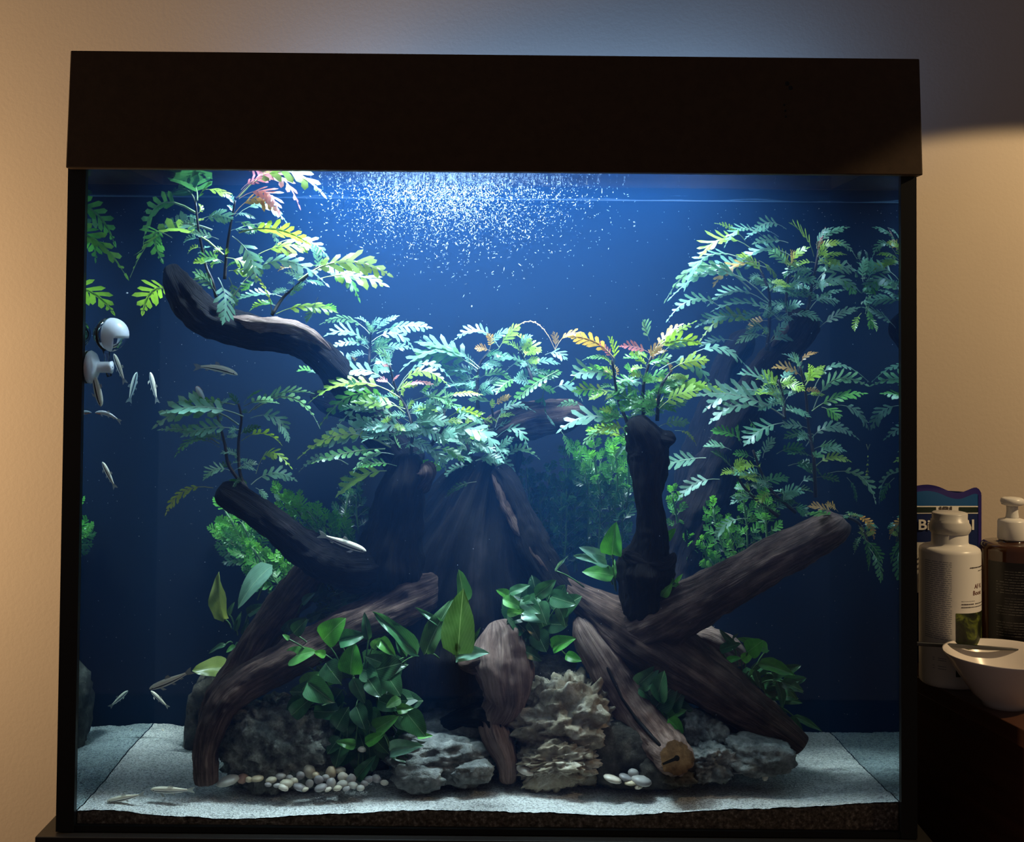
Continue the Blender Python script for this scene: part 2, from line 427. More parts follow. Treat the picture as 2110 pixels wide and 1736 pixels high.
# ------------------------------------------------------------------ driftwood
def limb(name, ctrl, mat, parent, seed=0, lump=.10, ridge=.14, n=44, k=14, flat_end=False, ridn=2.6, label=None):
    """ctrl: (px, py, depth, radius px)"""
    pts = []
    for (px, py, Y, r) in ctrl:
        p = P(px, py, Y); pts.append((p.x, p.y, p.z, r*S(Y)))
    pts = crom(pts, k); m = len(pts)
    C = [Vector(p[:3]) for p in pts]; rr = [max(p[3], .0008) for p in pts]
    vs, fs, gr = [], [], []
    nrm = None; s = 0
    for i in range(m):
        if i: s += (C[i]-C[i-1]).length
        t = (C[min(i+1, m-1)] - C[max(i-1, 0)]).normalized()
        if nrm is None: nrm = (Vector((0, 1, 0)) - t*t.y); nrm = nrm.normalized() if nrm.length > .2 else t.orthogonal().normalized()
        nrm = (nrm - t*nrm.dot(t)).normalized(); bn = t.cross(nrm)
        taper = 1.0
        if i < 5 : taper = min(taper, (.35, .62, .82, .93, .98)[i])
        if i > m-6 and not flat_end: taper = min(taper, (.35, .62, .82, .93, .98)[m-1-i])
        for j in range(n):
            a = 2*math.pi*j/n; ca, sa = math.cos(a), math.sin(a)
            sr = s/max(rr[m//2], .004)
            l = noise.noise((ca*1.1+seed, sa*1.1, sr*.55))
            q = 1 - 2*abs(noise.noise((ca*ridn+seed*3, sa*ridn, sr*.35)))
            f = noise.noise((ca*7, sa*7+seed, sr*1.6)) + 1.3*noise.noise((ca*3.4+9, sa*3.4+seed, sr*1.9)); q2 = 1-2*abs(noise.noise((ca*5.5+seed, sa*5.5, sr*.6))); q = .7*q+.3*q2-.25*max(0, q-.75)*4*ridge
            r = rr[i]*taper*(1 + lump*l*1.6 + ridge*(q-.6) + .06*f + .03*noise.noise((ca*13+seed, sa*13, sr*4)))
            q_ = C[i] + nrm*(ca*r) + bn*(sa*r); q_.y = min(max(q_.y, .003), YB-.004); vs.append(q_); gr += [ca+seed, sa, sr*.6]
    for i in range(m-1):
        for j in range(n): fs.append((i*n+j, i*n+(j+1) % n, (i+1)*n+(j+1) % n, (i+1)*n+j))
    fs.append(tuple(range(n))[::-1]); fs.append(tuple(range((m-1)*n, m*n)))
    o = mesh(name, vs, fs, M[mat], parent)
    at = o.data.attributes.new('grain', 'FLOAT_VECTOR', 'POINT'); at.data.foreach_set('vector', gr)
    if label: o['label'] = label
    return o, vs[-n:], C, n

stump = thing('driftwood_stump', 'broad dark driftwood stump in the middle with arching roots', 'driftwood', P(950, 1500, .14))
limb('trunk', [(1005, 945, .19, 34), (995, 985, .19, 62), (978, 1040, .195, 100), (958, 1110, .20, 145), (948, 1190, .205, 180), (950, 1290, .21, 205), (955, 1400, .21, 190)], 'wood_stump', stump, 1, .2, .26, n=96, k=18)
limb('ridge', [(1015, 975, .15, 6), (1040, 1040, .14, 10), (1075, 1105, .13, 10), (1112, 1160, .12, 8), (1150, 1205, .12, 5)], 'wood_brown', stump, 42, .2, .4, n=24, k=8, label='paler worn ridge')
limb('trunk', [(1020, 965, .16, 20), (1045, 1000, .155, 26), (1070, 1060, .15, 32), (1095, 1130, .14, 38), (1130, 1190, .135, 40), (1175, 1240, .13, 34)], 'wood_stump', stump, 2, .1, .25)
limb('branch', [(838, 935, .12, 22), (838, 965, .12, 36), (828, 1010, .12, 46), (818, 1070, .125, 54), (805, 1130, .13, 66), (800, 1200, .14, 80)], 'wood_black', stump, 3, .12, .2)
limb('knot', [(872, 955, .11, 14), (880, 972, .11, 22), (868, 992, .115, 20), (850, 1015, .12, 14)], 'wood_brown', stump, 31, .3, .3, n=24, k=6)
limb('branch', [(452, 1005, .075, 16), (470, 1018, .078, 29), (520, 1050, .08, 30), (570, 1085, .083, 31), (615, 1122, .09, 35), (665, 1155, .10, 42), (735, 1172, .11, 46), (830, 1160, .13, 50)], 'wood_stump', stump, 4, .08, .16)
limb('root', [(690, 1130, .16, 34), (640, 1180, .15, 38), (590, 1245, .145, 36), (540, 1310, .14, 36), (497, 1380, .13, 34), (455, 1440, .12, 32), (430, 1500, .12, 28)], 'wood_brown', stump, 5, .08, .22)
limb('root', [(965, 1168, .17, 10), (925, 1196, .15, 28), (878, 1225, .125, 44), (820, 1250, .11, 46), (740, 1285, .095, 42), (660, 1325, .085, 40), (590, 1362, .075, 38), (520, 1400, .07, 36), (465, 1445, .062, 33), (437, 1495, .055, 28), (424, 1550, .05, 24), (424, 1585, .05, 25), (425, 1618, .05, 22)], 'wood_brown', stump, 6, .08, .22, k=16)
limb('root', [(1022, 1280, .10, 22), (1028, 1305, .095, 46), (1033, 1350, .085, 56), (1038, 1400, .078, 56), (1040, 1445, .08, 42), (1022, 1490, .08, 34), (1030, 1530, .07, 32), (1045, 1570, .06, 25), (1048, 1617, .05, 15)], 'wood_bare', stump, 7, .14, .26)
limb('root', [(1055, 1335, .08, 12), (1000, 1362, .07, 24), (962, 1372, .065, 13), (944, 1366, .065, 5)], 'wood_brown', stump, 8, .2, .3, n=28, k=8)
limb('root', [(1040, 1560, .07, 10), (1010, 1480, .075, 24), (960, 1480, .09, 20), (900, 1500, .10, 14)], 'wood_dark', stump, 9, .2, .3, n=28, k=8)

br = thing('driftwood_branch', 'thick curved dark branch rising to the upper left under feathery leaves', 'driftwood', P(520, 690, .11))
limb('branch', [(352, 545, .085, 12), (362, 575, .085, 27), (388, 618, .088, 37), (430, 655, .09, 38), (490, 678, .095, 36), (560, 690, .105, 34), (620, 705, .115, 31), (670, 740, .125, 32), (720, 800, .14, 36), (780, 880, .155, 40), (850, 970, .17, 44)], 'wood_stump', br, 11, .08, .2, k=16)
limb('bare_ridge', [(470, 655, .083, 8), (530, 668, .08, 15), (590, 672, .083, 15), (640, 690, .09, 12), (682, 722, .10, 5)], 'wood_bare', br, 12, .2, .3, n=28, k=8, label='bare orange brown wood showing through')

ro = thing('driftwood_root', 'thick forked dark driftwood root reaching right from the stump', 'driftwood', P(1370, 1400, .09))
limb('root', [(1150, 1195, .13, 12), (1180, 1222, .125, 26), (1225, 1255, .12, 40), (1290, 1300, .11, 58), (1365, 1340, .10, 66), (1430, 1385, .095, 58), (1500, 1435, .09, 50), (1570, 1480, .085, 41), (1620, 1513, .08, 31), (1655, 1543, .075, 22)], 'wood_brown', ro, 13, .10, .24, n=56, k=16)
limb('branch', [(1738, 1068, .055, 16), (1722, 1082, .056, 36), (1660, 1118, .06, 40), (1580, 1160, .068, 43), (1500, 1205, .075, 46), (1420, 1250, .085, 52), (1340, 1290, .10, 62), (1280, 1310, .115, 50)], 'wood_brown', ro, 14, .05, .12, k=16)
limb('twig', [(1510, 1402, .08, 3), (1525, 1425, .078, 6), (1548, 1446, .076, 6), (1575, 1460, .075, 2)], 'wood_bare', ro, 15, .1, .1, n=12, k=5, label='pale bare twig')

lg = thing('driftwood_log', 'grey brown sawn log leaning down to the sand, cut end facing front', 'driftwood', P(1395, 1600, .04))
o, ring, C, n = limb('bark', [(1192, 1270, .12, 14), (1208, 1300, .112, 32), (1240, 1355, .10, 40), (1282, 1425, .092, 44), (1325, 1485, .080, 44), (1365, 1533, .060, 42), (1388, 1558, .034, 38), (1394, 1563, .014, 35)], 'wood_bare', lg, 16, .05, .16, flat_end=True, k=16)
cen = sum(ring, Vector())/len(ring); ax = (C[-1]-C[-3]).normalized()
vs = [cen+ax*.0012] + [cen + (v-cen)*.62 + ax*.0016 for v in ring] + [cen + (v-cen)*.97 + ax*.0008 for v in ring]
fs = [(0, 1+j, 1+(j+1) % n) for j in range(n)] + [(1+j, 1+n+j, 1+n+(j+1) % n, 1+(j+1) % n) for j in range(n)]
tag(mesh('cut_face', vs, fs, M['wood_cut'], lg), 'tan sawn end grain with a dark crack')
a0 = cen+ax*.0026; k = (ring[30]-cen)
sd = ax.cross(k).normalized()*.0012
tube('crack', [P(x_, y_, Y_) for x_, y_, Y_ in ((1222, 1318, .092), (1240, 1352, .081), (1262, 1398, .070), (1282, 1440, .066), (1312, 1483, .057), (1340, 1515, .048), (1364, 1541, .030))], [.0006, .0018, .0022, .0016, .0022, .0026, .0020], M['black'], lg, 8)
hv = [a0+ax*.0004] + [a0+ax*.0002+(k.normalized()*math.cos(t_)+sd.normalized()*math.sin(t_))*.0032 for t_ in [i_*.785 for i_ in range(8)]]
mesh('hole', hv, [(0, 1+i_, 1+(i_+1) % 8) for i_ in range(8)], M['black'], lg, smooth=False)
mesh('crack', [a0-sd*1.6, a0+sd*1.6, a0+k*.9+sd, a0+k*.9-sd, a0-k*.15], [(0,1,2,3),(0,4,1)], M['black'], lg, smooth=False)

po = thing('driftwood_post', 'black upright driftwood post topped with bright green leaves', 'driftwood', P(1335, 1290, .09))
limb('trunk', [(1308, 858, .065, 14), (1316, 880, .065, 30), (1335, 925, .07, 42), (1336, 975, .07, 36), (1336, 1030, .07, 29), (1342, 1085, .075, 31), (1338, 1130, .08, 40), (1332, 1165, .085, 58), (1330, 1215, .09, 52), (1330, 1270, .1, 48)], 'wood_black', po, 17, .10, .2, k=14)
limb('knot', [(1345, 900, .068, 14), (1368, 905, .065, 20), (1383, 908, .062, 15), (1390, 912, .062, 7)], 'wood_black', po, 18, .3, .35, n=24, k=6)
limb('knot', [(1285, 1142, .075, 8), (1300, 1150, .07, 14), (1345, 1165, .065, 14), (1378, 1158, .07, 13), (1390, 1140, .075, 6)], 'wood_dark', po, 19, .25, .5, n=28, k=7)

b2 = thing('driftwood_branch', 'dark branch stub rising at upper right below feathery leaves', 'driftwood', P(1500, 1000, .2))
limb('branch', [(1672, 645, .165, 18), (1660, 662, .165, 33), (1630, 705, .17, 34), (1592, 745, .175, 30), (1558, 800, .18, 34), (1520, 880, .19, 42), (1478, 970, .2, 46), (1440, 1060, .2, 50), (1405, 1150, .2, 58), (1390, 1240, .2, 60)], 'wood_dark', b2, 20, .09, .2)
limb('bare_ridge', [(1590, 715, .16, 4), (1605, 695, .158, 8), (1620, 680, .158, 7), (1625, 668, .16, 3)], 'wood_bare', b2, 21, .2, .2, n=14, k=5)
b3 = thing('driftwood_branch', 'hazy branch end standing behind the upper right branch stub', 'driftwood', P(1490, 800, .24))
limb('branch', [(1545, 680, .235, 10), (1530, 705, .235, 26), (1500, 755, .24, 30), (1480, 830, .24, 36), (1450, 920, .24, 40), (1420, 1040, .24, 44)], 'wood_stump', b3, 22, .1, .2, n=30, k=8)
b4 = thing('driftwood_log', 'short brown broken log behind the central feathery plants', 'driftwood', P(1120, 870, .2))
limb('log', [(1000, 905, .2, 30), (1040, 882, .2, 38), (1090, 865, .2, 38), (1150, 858, .2, 34), (1205, 845, .205, 22)], 'wood_brown', b4, 23, .1, .3, n=36, k=8)
limb('branch', [(1060, 900, .2, 20), (1050, 960, .195, 24), (1040, 1000, .19, 20)], 'wood_dark', b4, 25, .1, .2, n=24, k=8)
b5 = thing('driftwood_chunk', 'knobbly brown wood chunk lying behind the forked root on the right', 'driftwood', P(1450, 1330, .13))
limb('chunk', [(1395, 1320, .14, 18), (1425, 1310, .135, 26), (1465, 1322, .135, 30), (1505, 1345, .14, 26), (1530, 1370, .14, 14)], 'wood_bare', b5, 24, .3, .4, n=36, k=8)
b6 = thing('driftwood_branch', 'faint dark branch behind the left central feathery plant', 'driftwood', P(720, 830, .22))
limb('branch', [(640, 815, .23, 12), (680, 828, .225, 26), (740, 850, .22, 30), (800, 900, .215, 36), (850, 960, .2, 40)], 'wood_dark', b6, 26, .1, .2, n=30, k=8)

# ------------------------------------------------------------------ rocks
import bmesh
def rock(name, label, cx, cy, Y, rx, ry, mat, seed, depth=.7, crag=.3, freq=2.2, sub=4, pit=0.0, strata=0.0, rot=0.0, cat='rock', flat=False):
    bm = bmesh.new(); bmesh.ops.create_icosphere(bm, subdivisions=sub, radius=1.0)
    vs = [v.co.copy() for v in bm.verts]; fs = [tuple(v.index for v in f.verts) for f in bm.faces]; bm.free()
    c = P(cx, cy, Y); s = S(Y); sx, sz = rx*s, ry*s; sy = (sx+sz)/2*depth
    out = []
    off = Vector((seed*3.7, seed*1.3, seed*2.1))
    for v in vs:
        d = 1 + crag*(noise.hetero_terrain(v*freq*.5+off, .9, 2.1, 4, .6)-.7)*.6
        d += crag*.5*noise.noise(v*freq*2+off)
        if pit:
            q = noise.noise(v*freq*4.6+off*2); d -= pit*.55*max(0, q-.02); d -= pit*.22*noise.noise(v*freq*9+off)
        if strata:
            w = v.z*5 + 1.5*v.x + 1.3*noise.noise(v*1.7+off); d += strata*.5*(abs((w % 1)-.5)-.25)
            w3 = Vector((v.x*3.2+.7*noise.noise(v*2.1+off), v.y*3.2, v.z*7.5+1.6*noise.noise(v*1.6-off)+v.x*2.0))
            vd, vp = noise.voronoi(w3); d += strata*.62*(noise.cell(vp[0]*7.3)-.5) + strata*.22*(vd[1]-vd[0])
            w4 = Vector((v.x*8, v.y*8, v.z*15+v.x*4)); vd, vp = noise.voronoi(w4); d += strata*.30*(noise.cell(vp[0]*5.1)-.5)
        # blocky facets
        m = max(abs(v.x), abs(v.y), abs(v.z)); d *= (1-.35) + .35*(.82/m if m > .6 else 1.2)
        p = v*d; ca, sa = math.cos(rot), math.sin(rot)
        p = Vector((p.x*sx, p.y*sy, p.z*sz)); p = Vector((p.x*ca-p.z*sa, p.y, p.x*sa+p.z*ca))
        q = c+p
        q.y = min(max(q.y, .004), YB-.006)
        out.append(q)
    o = mesh(name, out, fs, M[mat], origin=c, smooth=not flat)
    return tag(o, label, cat)
rock('lava_rock', 'pitted grey green lava rock left of the green plants', 575, 1525, .085, 108, 92, 'lava', 1, .6, .35, 2.2, 5, pit=.55)
rock('rock', 'brown rock behind the thin left root', 428, 1470, .215, 42, 84, 'stone_dark', 2, .8, .35, 2.0, 4, pit=.3)
rock('rock', 'dark rock under the hanging green leaves', 690, 1545, .11, 110, 70, 'stone_dark', 3, .5, .4, 2.2, 4, pit=.2)
rock('rock', 'large shaded dark rock between leaves and centre root', 915, 1440, .14, 110, 95, 'stone_dark', 4, .5, .35, 2.0, 4)
rock('rock', 'grey slab rock lying left of the centre root', 915, 1560, .075, 108, 52, 'stone_grey', 5, .8, .28, 2.4, 5, strata=.10)
rock('rock', 'small grey rock in front, left end of the slab', 862, 1600, .045, 56, 26, 'stone_grey', 6, .8, .35, 2.4, 4, strata=.1)
rock('rock', 'low grey rock tucked against foot of centre root', 975, 1592, .045, 42, 24, 'stone_grey', 7, .8, .3, 2.2, 4, strata=.1)
rock('rock', 'dark sloping rock below the mottled leaves behind the slab', 930, 1500, .11, 90, 40, 'stone_grey', 8, .7, .3, 2.2, 4)
rock('rock', 'large pale craggy layered rock under the leaning log', 1170, 1500, .10, 118, 108, 'stone_pale', 9, .7, .30, 2.6, 6, strata=.19, pit=.15, rot=.35)
rock('rock', 'shaded brown rock behind the small centre leaf clump', 1120, 1410, .14, 80, 60, 'stone_dark', 10, .6, .4, 2.6, 5, strata=.15)
rock('rock', 'craggy pale block at the foot of the layered rock', 1150, 1570, .06, 85, 45, 'stone_pale', 28, .6, .35, 3.0, 6, strata=.20, pit=.2, rot=.3)
rock('rock', 'dark wedge rock in shade under the leaning log', 1285, 1555, .075, 72, 72, 'stone_dark', 11, .7, .25, 1.8, 4)
rock('rock', 'dark low rock under the sawn end of log', 1350, 1590, .06, 62, 32, 'stone_dark', 12, .6, .3, 2.2, 4)
rock('rock', 'pitted pale grey rock right of the sawn log', 1448, 1510, .085, 52, 44, 'stone_grey', 13, .9, .3, 2.4, 5, pit=.4)
rock('rock', 'craggy grey rock beside the cut end of log', 1455, 1568, .055, 56, 36, 'stone_grey', 14, .9, .35, 2.8, 5, pit=.45)
rock('rock', 'smooth grey boulder near right end of forked root', 1562, 1556, .06, 76, 40, 'stone_grey', 15, .9, .25, 2.0, 5, pit=.2)
rock('rock', 'small brown crumbly stone in front of log end', 1402, 1604, .035, 30, 15, 'stone_dark', 16, 1, .4, 3, 4, pit=.3)
rock('rock', 'dark stone between forked root and grey boulder', 1520, 1490, .12, 85, 55, 'stone_dark', 17, .6, .3, 2, 4)
rock('rock', 'grey rock wedged behind the leaning log', 1285, 1365, .13, 45, 55, 'stone_dark', 18, .7, .3, 2.5, 4)

# pebbles
def pebble(cx, cy, Y, rw, rh, col, label, group):
    c = P(cx, cy, Y); s = S(Y)
    bm = bmesh.new(); bmesh.ops.create_icosphere(bm, subdivisions=2, radius=1)
    sd = R.random()*50; a = R.uniform(-.4, .4)
    vs = []
    for v in bm.verts:
        d = 1+.12*noise.noise(v.co*1.1+Vector((sd, 0, 0)))
        p = Vector((v.co.x*rw*s, v.co.y*rw*s*.8, v.co.z*rh*s))*d
        vs.append(c+Vector((p.x*math.cos(a)-p.z*math.sin(a), p.y, p.x*math.sin(a)+p.z*math.cos(a))))
    fs = [tuple(v.index for v in f.verts) for f in bm.faces]; bm.free()
    o = mesh('pebble', vs, fs, M['pebble'], origin=c, color=col); return tag(o, label, 'pebble', group)
def peb_mat():
    m, nt, b, o = new_mat('pebble'); oi = nt.nodes.new('ShaderNodeObjectInfo')
    n = nz(nt, coords(nt), 90, 5)
    nt.links.new(mixc(nt, 1.0, oi.outputs['Color'], ramp(nt, [(.3, (.75, .73, .7)), (.7, (1.1, 1.1, 1.1))], n), 'MULTIPLY'), b.inputs['Base Color'])
    b.inputs['Roughness'].default_value = .45; return m
M['pebble'] = peb_mat()
PC = [(.62, .56, .42), (.50, .48, .42), (.40, .38, .36), (.66, .60, .50), (.30, .28, .28), (.56, .46, .30)]
pb = [(1600,790,40,48),(1740,795,36,42),(1540,815,30,26),(1660,845,32,30),(1815,825,38,30),(1740,868,34,38),(1600,868,26,28),(1812,872,38,26),
      (1350,845,38,22),(1450,868,46,28),(1262,835,44,20),(1535,890,45,24),(1672,895,44,24),(1432,893,36,22),(1412,820,34,20),(1868,845,32,40),
      (1930,897,28,20),(1782,897,30,18),(1800,782,38,24),(1205,842,24,20),(1985,842,32,24),(2032,837,34,26),(2085,862,28,18),(1390,880,26,14),
      (1705,830,26,22),(1880,878,34,22),(1500,850,28,20),(1570,905,24,14),(1640,815,26,24),(1330,875,24,14),(1955,868,26,20),(1720,905,26,14),(1470,830,26,18),(1840,900,26,16)]
for i, (x, y, a, b) in enumerate(pb):
    X, Y_ = Q(5, x, y); yy = .055 - (y-780)/130*.025
    pebble(X, Y_, yy, a*.3175, b*.3175, PC[(i*5+i//3) % 6], 'small rounded pebble in the pile before the lava rock', 'pebbles piled on sand before the lava rock')
for (x, y, a, b, yy, c) in [(1262, 1606, 20, 7, .04, 3), (1290, 1604, 17, 7, .042, 4), (1305, 1594, 12, 9, .045, 2), (1322, 1610, 22, 10, .038, 2), (1316, 1622, 9, 5, .034, 0), (1300, 1614, 14, 5, .037, 5)]:
    pebble(x, y, yy, a, b, PC[c], 'flat rounded pebble on sand under the dark wedge rock', 'pebbles under the leaning log')
pebble(1085, 1588, .05, 22, 9, PC[3], 'single flat pale pebble right of the centre root foot', None)
pebble(1577, 1602, .045, 6, 9, PC[3], 'tiny upright pale pebble below the grey boulder', None)
pebble(1562, 1593, .05, 7, 4, PC[0], 'tiny flat cream pebble left of the upright one below boulder', None)
pebble(456, 1549, .08, 12, 9, PC[3], 'pale pebble between the left root and lava rock', None)
pebble(470, 1610, .05, 26, 10, PC[1], 'grey green flat stone right of the left root foot', None)
pebble(500, 1605, .052, 13, 10, (.36, .2, .14), 'reddish brown pebble at left end of the pebble pile', None)
pebble(746, 1545, .05, 9, 6, PC[3], 'tiny pale pebble caught among the hanging leaves', None)

# ------------------------------------------------------------------ leaves
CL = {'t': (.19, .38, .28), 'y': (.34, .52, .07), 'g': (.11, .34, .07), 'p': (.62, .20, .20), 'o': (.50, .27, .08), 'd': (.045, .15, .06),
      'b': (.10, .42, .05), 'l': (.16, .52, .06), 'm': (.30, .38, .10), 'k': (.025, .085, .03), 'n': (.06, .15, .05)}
def jit(c, a=.14):
    f = 1+R.uniform(-a, a); return tuple(max(0, min(1, x*f*(1+R.uniform(-.08, .08)))) for x in c)
def feather(b, t, arch, width, side, nl, seed):
    """divided leaf between two points: rib strip plus opposite rounded lobes"""
    rr = random.Random(seed)
    L = (t-b).length; d = (t-b)/L
    ctrl = (b+t)/2 + arch*2
    def B(u): return b*(1-u)**2 + ctrl*2*u*(1-u) + t*u*u
    def D(u): return ((ctrl-b)*(1-u) + (t-ctrl)*u).normalized()
    vs, fs, mi = [], [], []
    K = 8; rw = L*.012
    for i in range(K+1):
        u = i/K; p = B(u); tg = D(u); s = (side-tg*side.dot(tg)).normalized(); nn = tg.cross(s)
        w = rw*(1.15-.7*u); vs += [p+s*w, p-s*w, p-nn*w*.8]
    for i in range(K):
        a = i*3
        fs += [(a, a+1, a+4, a+3), (a+1, a+2, a+5, a+4), (a+2, a, a+3, a+5)]; mi += [1, 1, 1]
    u0 = .22; step = (.97-u0)/nl
    for sg in (1, -1):
        for i in range(nl):
            u = u0 + step*(i+.35+(.22 if sg > 0 else 0)); prof = math.sin(math.pi*min(1, (.18+.86*(u-u0)/(1-u0))))**.7
            ll = width*L*.62*prof*rr.uniform(.8, 1.12)
            if ll < .0006: continue
            p = B(min(u, .99)); tg = D(u); s = (side-tg*side.dot(tg)).normalized()*sg; nn = tg.cross(s)*sg
            ph = rr.uniform(.55, .85) + .25*(u-u0); dr = (s*math.cos(ph) + tg*math.sin(ph)).normalized()
            ac = nn.cross(dr).normalized(); hw = min(step*L*.38, ll*.36)
            dz = nn*(-.22*ll*rr.uniform(.3, 1.3))
            k = len(vs); q0 = p - s*rw*.3
            vs += [q0-tg*hw*.9, q0+tg*hw*.9,
                   q0+dr*ll*.42-ac*hw*.72+dz*.2, q0+dr*ll*.42+ac*hw*.72+dz*.2,
                   q0+dr*ll*.78-ac*hw*.82+dz*.6, q0+dr*ll*.78+ac*hw*.82+dz*.6, q0+dr*ll+dz]
            if nn.dot(nn) > 0:
                a = -1 if (vs[k+3]-vs[k+2]).dot(tg) < 0 else 1
                if a < 0: vs[k+2], vs[k+3] = vs[k+3], vs[k+2]; vs[k+4], vs[k+5] = vs[k+5], vs[k+4]
            fs += [(k, k+1, k+3, k+2), (k+2, k+3, k+5, k+4), (k+4, k+5, k+6)]; mi += [0, 0, 0]
    # blade wing on the outer half and the end lobe
    k = len(vs); J = 6
    for i in range(J+1):
        u = .4+.6*i/J; p = B(u); tg = D(u); s = (side-tg*side.dot(tg)).normalized()
        w = width*L*(.045 if i < J else .004)*(1 if i < J-1 else .8); vs += [p+s*w, p-s*w]
    for i in range(J): a = k+i*2; fs.append((a, a+1, a+3, a+2)); mi.append(0)
    tg = D(1); p = B(1); k = len(vs); s = (side-tg*side.dot(tg)).normalized(); w = width*L*.10
    vs += [p-tg*w*1.2+s*w*.6, p-tg*w*1.2-s*w*.6, p+s*w*.55, p-s*w*.55, p+tg*w*1.1]
    fs += [(k, k+1, k+3, k+2), (k+2, k+3, k+4)]; mi += [0, 0]
    return vs, fs, mi
def fleaf(par, b, t, arch, width, col, nl=8, tilt=None):
    d = (t-b); L = d.length; 
    fx = SCR_R.dot(d); fz = SCR_U.dot(d)
    perp = (SCR_U*fx - SCR_R*fz); perp = perp.normalized() if perp.length > 1e-6 else SCR_U
    if perp.z < 0: perp = -perp
    a = R.uniform(.6, 1.15) if tilt is None else tilt
    side = perp*math.cos(a) + SCR_F*math.sin(a)*(1 if R.random() < .9 else -1)
    vs, fs, mi = feather(b, t, perp*(arch*L), width, side.normalized(), nl, R.random())
    return mesh('leaf', vs, fs, [M['leaf'], M['rib']], par, smooth=True, mi=mi, color=jit(col))
def clampY(v):
    v.y = min(max(v.y, .006), YB-.006); v.x = min(max(v.x, XL+.002), XR-.002); v.z = min(v.z, ZS-.003) if False else v.z
    return v
def fplant(label, reg, Y, stems, leaves, extra, cols, dz=.03, wmul=1.36, group=None, name='feather_leaf_plant', elen=(55, 90)):
    s0 = Q(reg, *stems[0][0]); root = thing(name, label, 'plant', P(s0[0], s0[1], Y), group)
    paths = []
    for stt in stems:
        pts = [P(*Q(reg, x, y), Y+R.uniform(-.008, .008)) for x, y in stt]
        pts = [Vector(p) for p in crom([tuple(p) for p in pts], 4)]
        tube('stem', pts, [S(Y)*(4.2-2.0*i/len(pts)) for i in range(len(pts))], M['stem_dark'], root, 6)
        paths.append(pts)
    for e in leaves:
        bx, by, tx, ty, ar, wd, c = e[:7]
        r = e[7] if len(e) > 7 else reg
        px, py = Q(r, bx, by); qx, qy = Q(r, tx, ty)
        yo = R.uniform(-.012, .012)
        b = clampY(P(px, py, Y+yo)); Lp = math.hypot(qx-px, qy-py)
        t = clampY(P(qx, qy, Y+yo+R.uniform(-1, .5)*dz*min(1, Lp/90)))
        if reg == 1 and qx < 380 and r == 1 and Y < .08: t = clampY(P(qx, qy, .145)); b = clampY(P(px, py, .075))
        nl = 4 if wd > .45 else (6 if wd > .26 else 8)
        fleaf(root, b, t, ar, wd*wmul, CL[c], nl, tilt=R.uniform(.5, 1.12))
    for i in range(extra):
        pts = paths[i % len(paths)]; u = R.uniform(.15, 1); k = min(int(u*(len(pts)-1)), len(pts)-1)
        b = pts[k].copy(); az = R.uniform(0, 2*math.pi); L = R.uniform(*elen)*S(Y)*(1.05-.45*u)
        up = R.uniform(-.25, .35) + (.6 if u > .85 else 0)
        t = clampY(b + Vector((math.cos(az), math.sin(az)*.75, up))*L)
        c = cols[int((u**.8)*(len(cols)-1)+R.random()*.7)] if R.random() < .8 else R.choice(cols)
        fleaf(root, clampY(b), t, R.uniform(.08, .25), R.uniform(.3, .42)*wmul, CL[c], 7)
    return root

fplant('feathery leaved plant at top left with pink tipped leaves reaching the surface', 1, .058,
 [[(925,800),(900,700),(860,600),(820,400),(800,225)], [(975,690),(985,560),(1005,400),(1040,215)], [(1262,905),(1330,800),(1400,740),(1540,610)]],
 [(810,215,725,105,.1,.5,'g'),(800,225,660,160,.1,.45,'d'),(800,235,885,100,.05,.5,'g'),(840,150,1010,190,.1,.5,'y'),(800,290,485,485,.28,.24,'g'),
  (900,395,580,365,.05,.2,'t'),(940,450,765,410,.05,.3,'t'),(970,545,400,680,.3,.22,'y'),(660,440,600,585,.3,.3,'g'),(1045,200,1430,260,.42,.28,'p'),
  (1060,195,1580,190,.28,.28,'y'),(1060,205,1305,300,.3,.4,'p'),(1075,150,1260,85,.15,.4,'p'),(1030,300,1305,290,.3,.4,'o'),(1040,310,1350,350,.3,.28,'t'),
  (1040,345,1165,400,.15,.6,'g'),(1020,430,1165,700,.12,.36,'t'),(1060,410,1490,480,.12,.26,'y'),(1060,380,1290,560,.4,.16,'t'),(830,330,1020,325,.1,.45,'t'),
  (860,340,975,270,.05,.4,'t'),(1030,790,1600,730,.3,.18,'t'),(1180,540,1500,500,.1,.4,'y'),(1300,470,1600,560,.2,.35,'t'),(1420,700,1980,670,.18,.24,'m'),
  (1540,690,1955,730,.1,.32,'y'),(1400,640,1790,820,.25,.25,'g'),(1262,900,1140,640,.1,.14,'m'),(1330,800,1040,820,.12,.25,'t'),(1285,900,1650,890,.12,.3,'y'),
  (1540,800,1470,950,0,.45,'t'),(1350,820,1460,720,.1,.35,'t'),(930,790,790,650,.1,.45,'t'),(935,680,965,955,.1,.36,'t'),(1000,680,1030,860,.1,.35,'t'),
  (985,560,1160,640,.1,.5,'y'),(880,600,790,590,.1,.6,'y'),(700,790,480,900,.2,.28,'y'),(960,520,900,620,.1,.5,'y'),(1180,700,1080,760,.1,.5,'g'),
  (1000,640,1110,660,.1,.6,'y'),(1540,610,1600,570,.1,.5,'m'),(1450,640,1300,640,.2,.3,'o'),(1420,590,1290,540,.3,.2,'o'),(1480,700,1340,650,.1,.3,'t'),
  (1540,650,1500,480,.1,.35,'t'),(1100,600,1200,560,.1,.5,'g'),(1560,840,1650,880,.05,.4,'g')], 26, 'tgyty', elen=(40, 75))
